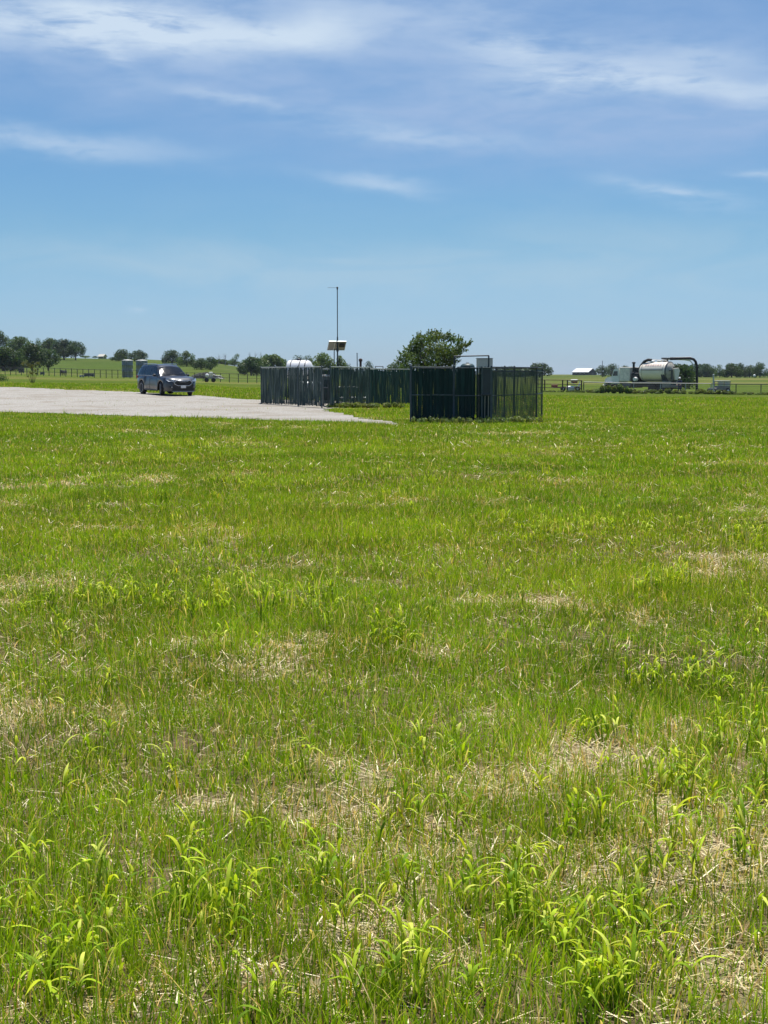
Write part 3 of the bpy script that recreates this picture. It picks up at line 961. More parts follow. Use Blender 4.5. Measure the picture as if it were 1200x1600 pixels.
def meter_things():
    # low gas-field gear seen through the missing slats
    y = 72.8; x = xpx(511, y); z0 = gz(x, y)
    t = thing('equipment_cabinet', 'dark cabinet with a white top behind the gap in the fence', 'cabinet', (x, y, z0), R(12))
    m = MB(); m.box((0, 0, .78), (.46, .4, 1.3), bev=.02); b = m.build('cabinet_body', mat('grey_green_enamel', (.14, .18, .17), .5), t)
    m = MB(); m.box((0, -.006, 1.49), (.52, .46, .1), bev=.02); m.build('lid', M_white, t)
    m = MB(); m.box((0, -.205, .8), (.36, .02, 1.0), bev=.008); m.build('door', mat('dark_green_enamel', (.03, .05, .05), .5), b)
    for sx in (-.18, .18):
        m = MB(); m.box((sx, 0, .07), (.06, .3, .16)); m.build('leg', M_steel, t)
    # horizontal separator vessel
    y = 79; x = xpx(483, y); z0 = gz(x, y)
    t = thing('separator_vessel', 'small grey pressure vessel on legs beneath the white tank', 'vessel', (x, y, z0), R(20))
    m = MB(); m.lathe([(.02, -.75), (.16, -.72), (.25, -.62), (.27, -.5), (.27, .5), (.25, .62), (.16, .72), (.02, .75)], (0, 0, .85), 'X', 18); m.build('vessel_body', M_galv, t)
    for sx in (-.45, .45):
        m = MB(); m.box((sx, 0, .32), (.08, .34, .64)); m.build('leg', M_steel, t)
    m = MB(); m.tube([(.2, 0, 1.1), (.2, 0, 1.45), (.6, 0, 1.45), (.6, 0, .3)], .03, 8); m.build('pipe', M_steel, t)
    # pipe manifold with valves
    y = 76.5; x = xpx(548, y); z0 = gz(x, y)
    t = thing('valve_manifold', 'grey pipe manifold with valve wheels behind the faded slats', 'manifold', (x, y, z0), R(8))
    m = MB(); m.tube([(-1.0, 0, .35), (1.0, 0, .35)], .06, 10)
    for k in (-.7, -.1, .5, .9):
        m.tube([(k, 0, .35), (k, 0, 1.0 + .2 * math.sin(k * 9))], .045, 8)
    m.tube([(-.7, 0, .9), (.5, 0, .9)], .04, 8)
    m.build('pipe_run', M_galv, t)
    for k in (-.7, -.1, .5):
        m = MB(); m.lathe([(.09, -.05), (.12, 0), (.09, .05)], (k, 0, .68), 'Z', 12); m.tube([(k, -.2, .68), (k, -.05, .68)], .015, 6)
        v = m.build('valve', M_rust, t)
        m = MB(); m.lathe([(.085, -.01), (.10, -.01), (.10, .01), (.085, .01)], (k, -.21, .68), 'Y', 14); m.tube([(k - .09, -.21, .68), (k + .09, -.21, .68)], .008, 5); m.build('hand_wheel', mat('faded_red_paint', (.25, .06, .04), .6), v)
    for k in (-.95, .95):
        m = MB(); m.box((k, 0, .15), (.1, .2, .3)); m.build('leg', M_steel, t)
    # instrument post with a dark round gauge
    y = 75.3; x = xpx(541, y); z0 = gz(x, y)
    t = thing('gauge_post', 'post carrying a dark round chart recorder behind the slats', 'instrument', (x, y, z0))
    m = MB(); m.tube([(0, 0, -.05), (0, 0, 1.2)], .03, 8); m.build('post', M_steel, t)
    m = MB(); m.lathe([(.02, -.06), (.19, -.06), (.2, -.03), (.2, .05), (.02, .06)], (0, -.05, 1.15), 'Y', 20); m.build('recorder', M_black, t)
    # small pipe hoop by the deep green panel
    y = 81; x0 = xpx(586.5, y); x1 = xpx(598.5, y); z0 = gz((x0 + x1) / 2, y)
    t = thing('pipe_hoop', 'small square pipe hoop showing over the deep green fence', 'pipe frame', ((x0 + x1) / 2, y, z0))
    zt = zrow(572.5, y) - z0; hw = (x1 - x0) / 2
    for s in (-1, 1):
        m = MB(); m.tube([(s * hw, 0, -.05), (s * hw, 0, zt - .022)], .02, 8); m.build('upright', M_steel, t)
    m = MB(); m.tube([(-hw - .02, 0, zt), (hw + .02, 0, zt)], .02, 8); m.build('crossbar', M_steel, t)
meter_things()

# things in the near enclosure
def near_inside():
    y = 50.6; x0 = xpx(709.5, y); x1 = xpx(763, y)
    t = thing('goalpost_frame', 'tall square pipe goalpost frame rising over the near enclosure', 'pipe frame', ((x0 + x1) / 2, y, 0))
    hw = (x1 - x0) / 2; z0 = zrow(556.8, y); z1 = zrow(555.6, y)
    for s, z in ((-1, z0), (1, z1)):
        m = MB(); m.tube([(s * hw, 0, -.1), (s * hw, 0, z - .02)], .027, 8); m.build('upright', M_steel, t)
    m = MB(); m.tube([(-hw - .02, 0, z0), (hw + .02, 0, z1)], .022, 8); m.build('crossbar', M_steel, t)
    y = 52.2; zt = zrow(560.2, y)
    t = thing('control_cabinet', 'beige metal box on a post behind the near enclosure gate', 'cabinet', (xpx(756.5, y), y, 0))
    m = MB(); m.box((0, 0, zt - .28), (.56, .24, .56), bev=.012); b = m.build('box', mat('beige_enamel', (.74, .64, .50), .5, 0, .08, 2, dirt=((.46, .38, .29), .3)), t)
    m = MB(); m.box((0, -.125, zt - .28), (.50, .014, .49), bev=.005); m.build('door', mat('beige_enamel_door', (.72, .62, .485), .5, 0, .1, 3), b)
    m = MB(); m.box((0, 0, zt + .008), (.6, .29, .016)); m.build('rain_lid', mat('beige_enamel_lid', (.46, .43, .38), .5), b)
    for s in (-1, 1):
        m = MB(); m.tube([(s * .2, .05, -.1), (s * .2, .05, zt - .561)], .03, 8); m.build('leg', M_steel, t)
    y = 51.6; zt = zrow(567.6, y)
    t = thing('dark_tank', 'dark round-topped tank just showing over the torn slats', 'tank', (xpx(730, y), y, 0))
    m = MB(); m.lathe([(.24, 0), (.255, .05), (.255, zt - .14), (.24, zt - .08), (.17, zt - .02), (.04, zt)], (0, 0, 0), 'Z', 22); m.build('tank_body', mat('dark_teal_tank', (.02, .05, .05), .5), t)
    m = MB(); m.lathe([(.05, 0), (.05, .02), (.03, .03)], (0, 0, zt - .004), 'Z', 12); m.build('lid', M_black, t)
near_inside()
# ------------------------------------------------------------------ trees
def leaves(name, parent, blobs, n, size, base, material, seed, jit=.25, inner=.25):
    """many leaf-sized quads through the volume of the crown's clumps. blobs: (cx,cy,cz,rx,ry,rz)"""
    g = np.random.default_rng(seed)
    B = np.array(blobs, float)
    vol = (B[:, 3] * B[:, 4] * B[:, 5]) ** .67; pr = vol / vol.sum()
    k = g.choice(len(B), n, p=pr)
    d = g.normal(size=(n, 3)); d /= np.linalg.norm(d, axis=1)[:, None]
    r = np.where(g.random(n) < inner, g.uniform(.15, .75, n), np.clip(g.normal(.93, .09, n), .6, 1.18))
    p = B[k, :3] + d * r[:, None] * B[k, 3:6]
    nrm = d + g.normal(0, .75, (n, 3)); nrm /= np.linalg.norm(nrm, axis=1)[:, None]
    a = np.cross(nrm, g.normal(size=(n, 3))); a /= np.linalg.norm(a, axis=1)[:, None] + 1e-9
    b = np.cross(nrm, a)
    s = size * g.uniform(.6, 1.35, n)[:, None]
    v = np.stack([p - a * s, p + b * s * .55, p + a * s, p - b * s * .55], 1).reshape(-1, 3)
    f = np.arange(n * 4).reshape(n, 4)
    ct = g.uniform(1 - jit, 1 + jit, len(B))[k] * g.uniform(.8, 1.2, n)
    warm = g.uniform(-.12, .16, len(B))[k]
    c = np.array(base)[None, :] * ct[:, None]
    c[:, 0] *= 1 + warm; c[:, 2] *= 1 - warm
    return mesh_np(name, v, f, material, parent, np.repeat(c, 4, 0))

def crown_blobs(w, z0, z1, seed, dens=13, depth=1.0, lumps=.36):
    """overlapping leafy clumps that fill a rounded crown of width w between z0 and z1"""
    rs = random.Random(seed); h = z1 - z0; out = []
    a0 = rs.uniform(0, 6.28)
    for i in range(dens):
        rr = lumps * rs.uniform(.72, 1.2)
        a = a0 + i * 2.4 + rs.uniform(-.3, .3)
        q = (i % 4) / 3.0 + rs.uniform(-.12, .12); q = min(1, max(0, q))
        # crown profile: widest a little below the middle, rounded top
        prof = math.sqrt(max(0.05, 1 - max(0, q - .35) ** 2 / .47)) * (.86 + .14 * min(1, q / .35))
        rad = prof * (1 - rr * .62) * rs.uniform(.75, 1.0) if i % 5 else rs.uniform(0, .25)
        x = max(-1, min(1, math.cos(a) * 1.35)) * rad * w / 2; y = math.sin(a) * rad * w / 2 * depth
        hh = max(h * rr * .62, h * .16)
        z = z0 + hh * .8 + (h - hh * 1.7) * q
        out.append((x, y, z, w * rr * .5, w * rr * .5 * depth, hh))
    # the two ends of the crown, so that its width is the width seen
    for s in (-1, 1):
        rr = lumps * .9; out.append((s * (w / 2 - w * rr * .42), 0, z0 + h * rs.uniform(.25, .5), w * rr * .5, w * rr * .5, h * rr * .75))
    out.append((rs.uniform(-.1, .1) * w, 0, z1 - h * lumps * .5, w * lumps * .5, w * lumps * .5, h * lumps * .5))
    return out

GREEN = (0.040, 0.072, 0.022)
def tree(px, wpx, top, base, y, label, kind='tree', name='oak_tree', trunk=.22, col=GREEN, n=1500, seed=None, blobs=None, leaf=None, cat='tree', group=None, dens=15, sink=0.0, lumps=.42, tw=.05):
    seed = seed or int(px * 7 + y)
    x = xpx(px, y); z0 = gz(x, y); zt = zrow(top, y); zb = zrow(base, y)
    sc = y / F
    w = wpx * sc * 1.22
    # the foot of the tree stands on the ground; the crown spans the rows seen in the photo
    L = (x, y, z0 - sink)
    zc = max(zb + (zt - zb) * trunk * .3, z0 + .1)
    t = thing(name, label, cat, L, 0, group)
    if blobs:
        bl = [(bx * sc, (random.Random(i).uniform(-.3, .3)) * w * .5, zrow(brow, y) - L[2], br * sc, br * sc, brz * sc) for i, (bx, brow, br, brz) in enumerate(blobs)]
    else:
        bl = crown_blobs(w, zc - L[2], zt - L[2], seed, dens, lumps=lumps)
    leaves('crown', t, bl, int(n * 1.9), leaf or max(.16, w * .032), col, M_leaf, seed)
    rs = random.Random(seed)
    m = MB(); r0 = max(.06, w * tw * .6); hz_ = zc - L[2] + (zt - zc) * .45
    m.tube([(0, 0, -.3), (rs.uniform(-.03, .03) * w, 0, hz_ * .5), (rs.uniform(-.05, .05) * w, 0, hz_)], [r0 * 1.3, r0, r0 * .5], 7)
    for b in bl[:7]:
        m.tube([(0, 0, hz_ * rs.uniform(.45, .75)), (b[0] * .5, b[1] * .5, (hz_ * .7 + b[2]) / 2), (b[0], b[1], b[2])], [r0 * .5, r0 * .3, r0 * .12], 5)
    m.build('trunk', M_bark, t)
    return t

DG = (0.056, 0.100, 0.032); MG = (0.082, 0.135, 0.038); LG = (0.12, 0.18, 0.045); BG = (0.050, 0.090, 0.046)
HILL = 'trees on the left hill'; RIDGE = 'trees along the far field'; LEFTF = 'trees behind the left pipe fence'
tree(1, 27, 517, 547, 560, 'tall tree at the left edge with sky under its crown', col=DG, trunk=.3, group=HILL)
tree(32, 31, 526, 552, 520, 'round dome-shaped tree second from the left edge on the hill', col=MG, trunk=.1, n=1900, group=HILL)
tree(6, 52, 543, 589, 330, 'broad dark tree at the left edge behind the pipe fence', col=DG, trunk=.22, n=3000, dens=20, group=LEFTF)
tree(30, 30, 549, 577, 345, 'lighter leafy tree filling the gap beside the left edge tree', col=MG, trunk=.1, n=1500, group=LEFTF)
tree(51, 38, 537, 574, 340, 'large dark tree with sunlit flat top behind the small shrub', col=DG, trunk=.12, n=2800, dens=20, group=LEFTF)
tree(76, 30, 544, 575, 345, 'dark tree leaning right beside the flat topped tree', col=DG, trunk=.14, n=2000, group=LEFTF)
tree(61, 16, 529, 555, 575, 'small round tree at the left end of the hilltop grove', col=MG, trunk=.1, n=800, group=HILL)
tree(80, 32, 529, 559, 570, 'wide hilltop oak with the highest crown of the grove', col=DG, trunk=.12, n=2200, dens=18, group=HILL)
tree(101, 32, 530, 559, 565, 'rounded hilltop oak in the middle of the grove', col=BG, trunk=.14, n=2200, dens=18, group=HILL)
tree(119, 25, 533, 559, 560, 'hilltop oak at the right end of the grove with its trunk showing', col=DG, trunk=.24, n=1700, group=HILL)
tree(134, 14, 556, 562, 600, 'low bush on the hill crest right of the grove', 'bush', 'bush', .0, MG, 300, cat='bush')
tree(149, 7, 556.5, 562, 600, 'tiny tree on the crest just left of the pale yellow shed', 'bush', 'bush', .1, DG, 200, cat='bush')
tree(176, 9, 558, 567, 560, 'small bush at the foot of the tree pair above the tanks', 'bush', 'bush', .05, DG, 300, cat='bush')
tree(185, 13, 551, 567, 540, 'short dark tree left of the tree pair above the tanks', col=DG, n=700, group=HILL)
tree(193, 22, 545.5, 571, 530, 'taller tree of the pair above the left grey tank', col=DG, n=1300, group=HILL)
tree(216, 25, 547.5, 569, 530, 'tree of the pair above the right grey tank', col=BG, n=1300, trunk=.1, group=HILL)
tree(270, 26, 547, 573, 500, 'bushy oak directly above the car bonnet', col=BG, n=1700, trunk=.12, group=HILL)
tree(292, 23, 548.5, 578, 480, 'round topped oak with visible trunk right of the car roof', col=MG, n=1500, trunk=.22, group=HILL)
tree(315, 23, 559, 584, 420, 'dark spreading tree above the white pump, left half', col=DG, n=1300, trunk=.15, group=HILL)
tree(329, 18, 557.5, 582, 430, 'dark spreading tree above the white pump, right half', col=DG, n=1000, trunk=.2, group=HILL)
tree(345, 40, 562, 572, 640, 'long low hedge of trees sloping down behind the bare snags', name='hedge', trunk=.0, col=MG, n=900, dens=14, cat='hedge')
tree(367, 15, 553, 571, 600, 'small leaning tree alone on the slope', col=MG, n=900, group=HILL,
     blobs=[(-4, 566, 6, 5), (0, 562, 5, 5), (3, 557, 4, 3.5), (5, 554.5, 3, 2), (1, 568, 7, 3.5), (6, 567, 3, 2.5)])
tree(393, 34, 558, 586, 400, 'dark full tree next to the left end of the faded enclosure', col=DG, n=2400, dens=18, trunk=.1, group=RIDGE)
tree(382, 18, 562, 580, 420, 'lower grey green tree on the slope before the dark full tree', col=MG, n=800, trunk=.1, group=RIDGE)
tree(423, 44, 555, 590, 410, 'broad olive green tree behind the left half of the faded enclosure', col=MG, n=2600, dens=20, trunk=.05, group=RIDGE)
tree(466, 24, 555.5, 590, 430, 'tree directly behind the white tank', col=BG, n=1200, trunk=.05, group=RIDGE)
tree(481, 15, 554.5, 590, 440, 'narrow dark tree just right of the white tank', col=DG, n=900, trunk=.05, group=RIDGE)
tree(504, 32, 552, 592, 330, 'pale yellow green tree behind the solar panel', col=LG, n=2400, dens=18, trunk=.05, group=RIDGE)
tree(530, 19, 556, 592, 335, 'pale green tree right of the mast', col=LG, n=1200, trunk=.05, group=RIDGE)
tree(541, 22, 567, 590, 500, 'low tree fading behind the thin pipe', col=BG, n=700, trunk=.05, group=RIDGE)
tree(576, 14, 564, 590, 500, 'small round tree between the stack and the pipe hoop', col=BG, n=700, trunk=.05, group=RIDGE)
tree(619, 26, 566, 592, 380, 'low tree at the left foot of the big near tree', col=MG, n=1100, trunk=.05, group=RIDGE)
tree(843, 32, 567, 587, 560, 'lone rounded tree behind the right end of the near enclosure', col=BG, n=1700, trunk=.05, group=RIDGE)
tree(795, 60, 574, 588, 620, 'dark tree line seen through the sheer screen', name='hedge', col=DG, n=1500, dens=18, trunk=.0, cat='hedge')
tree(942, 19, 571, 591, 640, 'dark tree at the right gable of the far barn', col=BG, n=1000, trunk=.05, group=RIDGE)
tree(957, 22, 568.5, 591, 650, 'taller tree behind the truck cab', col=DG, n=1200, trunk=.05, group=RIDGE)
tree(976, 24, 572, 591, 650, 'tree hidden behind the truck engine', col=DG, n=900, trunk=.05, group=RIDGE)
tree(1062, 40, 569, 612, 215, 'dark bushy tree under the truck boom', col=DG, n=3000, dens=20, trunk=.02, group=RIDGE)
tree(1094, 38, 569, 590, 560, 'tree behind the hanging suction hose', col=BG, n=1800, dens=16, trunk=.1, group=RIDGE)
tree(1104, 24, 568.5, 590, 540, 'tree just right of the hanging suction hose', col=BG, n=1400, trunk=.12, group=RIDGE)
tree(1124, 13, 569.5, 592, 500, 'thin tree with a ragged open crown', col=MG, n=450, trunk=.2, group=RIDGE, lumps=.38)
tree(1132, 15, 577, 591, 500, 'low dark tree right of the ragged one', col=DG, n=600, trunk=.15, group=RIDGE)
tree(1143, 27, 568, 593, 490, 'wide dark tree left of the tallest crown in the right row', col=DG, n=1900, trunk=.2, group=RIDGE)
tree(1157, 17, 567, 593, 495, 'tallest crowned tree of the right row', col=BG, n=1200, trunk=.22, group=RIDGE)
tree(1171, 22, 571, 593, 500, 'blue green tree between the two tallest of the right row', col=BG, n=1400, trunk=.18, group=RIDGE)
tree(1187, 20, 566.5, 594, 485, 'tree near the right edge beside the round white dot', col=DG, n=1500, trunk=.22, group=RIDGE)
tree(1204, 16, 577, 593, 520, 'small tree cut by the right edge', col=BG, n=700, trunk=.15, group=RIDGE)
tree(1085, 70, 583, 591, 900, 'thin far hedge line under the right hand trees', name='hedge', col=BG, n=800, dens=16, trunk=0, cat='hedge')
tree(1165, 80, 584, 592, 800, 'long low hedge behind the right row of trees', name='hedge', col=BG, n=900, dens=16, trunk=0, cat='hedge')

# the nearer tree behind the enclosures: individual leaves and ragged sprays
def big_tree():
    y = 88.0; x = xpx(679, y); z0 = gz(x, y); sc = y / F
    t = thing('mesquite_tree', 'big leafy tree with ragged sprays rising behind the near enclosure', 'tree', (x, y, z0))
    rs = random.Random(5); bl = []
    outline = [(-50, 566, 9), (-44, 556, 11), (-37, 549, 12), (-30, 543, 11), (-28, 534, 10), (-20, 530, 12), (-10, 528, 12), (0, 525, 11), (8, 524, 10),
               (18, 526, 9), (28, 528, 7), (36, 533, 8), (42, 540, 6), (47, 538, 4), (52, 536, 3), (36, 545, 9), (30, 552, 10), (20, 548, 14), (8, 545, 16),
               (-8, 546, 17), (-22, 550, 15), (-34, 560, 13), (-20, 566, 15), (-2, 562, 17), (14, 562, 14), (26, 564, 10), (-46, 572, 10), (-5, 585, 22), (15, 580, 16),
               (-28, 582, 18), (40, 528, 3.5), (22, 521, 4), (-24, 524, 4), (-54, 560, 5), (48, 545, 3.5)]
    for bx, row, r in outline:
        bl.append((bx * sc * 1.02, rs.uniform(-.9, .9) * (1 - abs(bx) / 70), zrow(row + 2, y) - z0, r * sc * .95, r * sc, r * sc * .8))
    leaves('crown', t, bl, 13000, .062, (.105, .155, .038), M_leaf, 77, .22, .35)
    m = MB()
    for k in range(5):
        a = k * 1.3; q = [(.1 * math.cos(a), .1 * math.sin(a), -.2), (.35 * math.cos(a), .3 * math.sin(a), 1.0), (.8 * math.cos(a), .6 * math.sin(a), 2.0), (1.3 * math.cos(a), .8 * math.sin(a), 2.9)]
        m.tube(q, [.09, .07, .05, .02], 7)
    for b in bl[::2]:
        m.tube([(b[0] * .2, b[1] * .2, 1.2), (b[0] * .6, b[1] * .6, (b[2] + 1.0) / 2 + .4), (b[0], b[1], b[2])], [.035, .022, .008], 5)
    m.build('trunk', M_bark, t)
    # loose leafy sprays sticking out
    g = np.random.default_rng(9); sp = []
    for b in bl[:26]:
        for _ in range(6):
            d = Vector((b[0] * .8 + rs.uniform(-1.2, 1.2), rs.uniform(-.9, .9), (b[2] - 1.6) + rs.uniform(-.8, .9))).normalized()
            nq = rs.randint(1, 6)
            for q in range(nq):
                f = (b[3] * .85 + q * .05)
                sp.append((b[0] + d.x * f, b[1] + d.y * f, b[2] + d.z * f * .9 + .01 * q, .035, .035, .03))
    leaves('leafy_sprays', t, sp, 1900, .05, (.12, .18, .045), M_leaf, 78, .2, .2)
big_tree()

def snag(px, wpx, top, base, y, label, seed):
    x = xpx(px, y); z0 = gz(x, y); t = thing('dead_tree', label, 'dead tree', (x, y, z0), 0, 'bare dead trees on the slope')
    h = zrow(top, y) - z0; w = wpx * y / F; rs = random.Random(seed)
    m = MB(); m.tube([(0, 0, -.3), (w * .05, 0, h * .55), (0, 0, h)], [.13, .09, .03], 5); m.build('trunk', M_snag, t)
    m = MB()
    for k in range(9):
        a = rs.uniform(0, 6.28); s = h * rs.uniform(.3, .75); e = rs.uniform(.3, .55) * w
        m.tube([(0, 0, s), (e * .6 * math.cos(a), e * .5 * math.sin(a), s + h * .12), (e * math.cos(a), e * math.sin(a), s + h * rs.uniform(.18, .3))], [.06, .04, .02], 4)
    m.build('branches', M_snag, t)
M_snag = mat('bleached_dead_wood', (.20, .19, .19), .9)
for (px, w, top, lab, sd) in [(342, 12, 553, 'bare dead tree with crooked twigs left of the leaning tree', 1), (352, 8, 552, 'bare straight snag nearest the small leaning tree', 2),
                              (391, 9, 550, 'thin bare snag above the dark full tree', 3), (399, 10, 549, 'bare snag above the end of the faded enclosure', 4), (408, 9, 550, 'bare snag rising behind the olive green tree', 5)]:
    snag(px, w, top, 575, 560, lab, sd)

# small ornamental shrub on the left lawn
def shrub():
    y = 133.0; x = xpx(51, y); z0 = gz(x, y); sc = y / F
    t = thing('ornamental_shrub', 'small multi-stemmed shrub with pale leaves on the left lawn', 'shrub', (x, y, z0))
    rs = random.Random(4)
    bl = [(dx * sc, rs.uniform(-.2, .2), zrow(r, y) - z0, q * sc, q * sc, q * sc * .75) for dx, r, q in
          [(-13, 568, 4), (-9, 565, 4), (-5, 570, 4), (0, 573, 5), (6, 570, 4), (10, 567, 3.5), (3, 579, 4.5), (-2, 583, 4), (6, 584, 3), (-7, 588, 2), (8, 577, 3), (2, 566, 2.5)]]
    leaves('crown', t, bl, 900, .05, (.13, .145, .055), M_leaf, 12, .3, .5)
    m = MB()
    for k in range(7):
        a = -6 + 2 * k + rs.uniform(-.5, .5); m.tube([(a * sc * .3, rs.uniform(-.05, .05), -.05), (a * sc * .8, rs.uniform(-.1, .1), .45), (a * sc * 1.3, rs.uniform(-.2, .2), 1.2)], [.025, .018, .008], 5)
    m.build('stems', M_bark, t)
    y = 150; x = xpx(1, y); z0 = gz(x, y)
    t = thing('clipped_bush', 'low dark bush on the left lawn at the left edge', 'bush', (x, y, z0))
    leaves('foliage', t, [(-.5, 0, .3, .5, .5, .35), (0, 0, .35, .5, .5, .4), (.4, 0, .25, .45, .5, .32)], 700, .06, DG, M_leaf, 13)
    m = MB()
    for k in range(4): m.tube([(.1 * k - .2, 0, -.05), (.25 * k - .4, .05, .4)], [.02, .01], 5)
    m.build('stems', M_bark, t)
shrub()

def weed_bank(name, label, spots, y, col, seed, leaf=.07):
    """a run of broad-leaved weeds: (px, row_top, half width px)"""
    rs = random.Random(seed); bl = []
    for px, top, hw in spots:
        x = xpx(px, y); z = gz(x, y); h = zrow(top, y) - z; r = hw * y / F
        for k in range(5):
            bl.append((x + rs.uniform(-1, 1) * r, y + rs.uniform(-.5, .5), z + h * rs.uniform(.3, .62), r * rs.uniform(.35, .6), .35, max(.1, h * .36)))
    o = leaves(name, None, bl, int(260 * len(bl)), leaf, col, M_leaf, seed, .3, .4)
    return tag(o, label, 'weeds', kind='stuff')
weed_bank('leafy_weeds', 'tall leafy weeds along the pipe fence in front of the truck cab', [(945, 601, 6), (955, 599, 7), (966, 599, 7), (974, 601, 5), (982, 606, 5), (935, 606, 5)], 163, (.12, .175, .045), 31, .09)
weed_bank('fence_weeds', 'uneven grassy weeds along the foot of the right pipe fence', [(px, 607 + (px * 7 % 5), 7) for px in range(985, 1140, 11)] + [(px, 607.5 + (px * 3 % 4), 6) for px in range(905, 935, 9)] + [(px, 611 + (px * 3 % 3), 5) for px in range(852, 905, 12)] + [(px, 612 + (px * 3 % 4), 7) for px in range(1140, 1240, 14)], 164, (.14, .18, .045), 32, .07)
weed_bank('enclosure_weeds', 'small weeds growing along the foot of the near enclosure', [(px, 655 - (px * 13 % 5), 4) for px in range(646, 845, 9)], 48.7, (.12, .17, .045), 33, .035)
weed_bank('pad_weeds', 'grassy hummocks by the deep green panel of the faded enclosure', [(px, 631 - (px * 13 % 4), 7) for px in range(520, 636, 13)], 70.5, (.14, .18, .035), 34, .045)
# ------------------------------------------------------------------ pipe fences
def left_fence():
    L = (xpx(200, 245), 245, 1)
    t = thing('pipe_fence', 'long dark pipe fence with many posts across the left field', 'fence', L)
    def yat(px): return np.interp(px, [-60, 0, 200, 420, 480], [262, 256, 246, 226, 222])
    pxs = [-50, -33, -17, 0]
    while pxs[-1] < 470:
        pxs.append(pxs[-1] + float(np.interp(pxs[-1], [0, 180, 320, 420], [8.4, 9.2, 13.5, 15])))
    pts = []
    for p in pxs:
        y = float(yat(p)); x = xpx(p, y); pts.append((x, y, gz(x, y)))
    H = 1.38
    for i, (x, y, z) in enumerate(pts):
        m = local(L); h = H + random.uniform(-.02, .06)
        m.tube([(x, y, z - .2), (x, y, z + h)], .06, 6); m.build('post', M_fence, t)
    for f in (1.0, .52):
        m = local(L); m.tube([(x, y, z + H * f - .03) for x, y, z in pts], .036 if f == 1 else .022, 5); m.build('rail', M_fence, t)
    m = local(L)
    for f in (.15, .28, .4, .65, .8):
        m.tube([(x, y, z + H * f) for x, y, z in pts], .006, 3, cap=False)
    m.build('wire', M_galv, t)
M_fence = mat('dark_fence_pipe', (.060, .062, .058), .7, .1, .3, 3)
left_fence()

def right_fence():
    L = (xpx(880, 165), 165, -.3)
    t = thing('pipe_fence', 'dark red-brown three-rail pipe fence panel by the near enclosure', 'fence', L)
    def pt(px, y=165): x = xpx(px, y); return x, y, gz(x, y)
    H = 1.36
    for p in (838, 851, 879, 886.5, 908.5):
        x, y, z = pt(p); m = local(L); m.box((x, y, z + H / 2 - .1), (.13, .13, H + .2), bev=.02); m.build('post', M_rust, t)
    for f in (.97, .64, .34):
        m = local(L); m.tube([(lambda q: (q[0], q[1], q[2] + H * f))(pt(p)) for p in (838, 851, 879, 886.5, 908.5)], .042, 6); m.build('rail', M_rust, t)
    L = (xpx(1050, 166), 166, -.5)
    t = thing('pipe_fence', 'single pale top rail fence running past the truck to the right edge', 'fence', L)
    ps = [912, 951, 990, 1032, 1071, 1111, 1150, 1189, 1228, 1268, 1308]
    P3 = [pt(p, 166) for p in ps]
    for i, (x, y, z) in enumerate(P3):
        m = local(L); m.tube([(x, y, z - .2), (x, y, z + 1.12)], .055, 7); m.build('post', M_fence if i > 5 or i < 2 else M_galv, t)
    m = local(L); m.tube([(x, y, z + 1.15) for x, y, z in P3[:6]], .05, 8); m.build('top_rail', mat('sunlit_tone_pipe', (.34, .33, .30), .5, .2, .15, 2), t)  # sunlight on this stretch of rail is put into its paler colour
    m = local(L); m.tube([(x, y, z + 1.15) for x, y, z in P3[5:]], .05, 8); m.build('top_rail', M_fence, t)
    for f in (.28, .5, .72, .93):
        m = local(L); m.tube([(x, y, z + f) for x, y, z in P3], .010, 4, cap=False); m.build('cable', M_steel, t)
right_fence()

# ------------------------------------------------------------------ grey tanks, shed, barn, small far things
def storage_tank(px, wpx, top, y, label):
    x = xpx(px, y); z0 = gz(x, y); h = zrow(top, y) - z0; r = wpx * y / F / 2
    t = thing('storage_tank', label, 'tank', (x, y, z0), 0, 'grey tanks behind the left fence')
    m = MB(); m.lathe([(r, -.1), (r, h * .32), (r + .03, h * .325), (r + .03, h * .345), (r, h * .35), (r, h * .66), (r + .03, h * .665), (r + .03, h * .685), (r, h * .69), (r, h - .25)], (0, 0, 0), 'Z', 24)
    m.build('shell', mat('weathered_grey_tank', (.20, .215, .20), .55, .1, .2, 1.2, dirt=((.3, .28, .24), .4)), t)
    m = MB(); m.lathe([(r + .06, h - .26), (r + .06, h - .2), (r * .6, h - .05), (.05, h)], (0, 0, 0), 'Z', 24); m.build('roof', mat('pale_tank_lid', (.40, .40, .37), .5), t)
    m = MB(); 
    for s in (-.16, .16): m.tube([(s, -r - .1, 0), (s, -r - .1, h - .2)], .03, 5)
    for k in range(9): m.tube([(-.16, -r - .1, .3 + k * (h - .6) / 8), (.16, -r - .1, .3 + k * (h - .6) / 8)], .02, 5)
    m.build('ladder', M_galv, t)
storage_tank(199.5, 17, 561.5, 262, 'left one of the two grey cylinder tanks, clear of the car')
storage_tank(222, 18, 561.8, 266, 'right one of the two grey cylinder tanks, half hidden by the car')

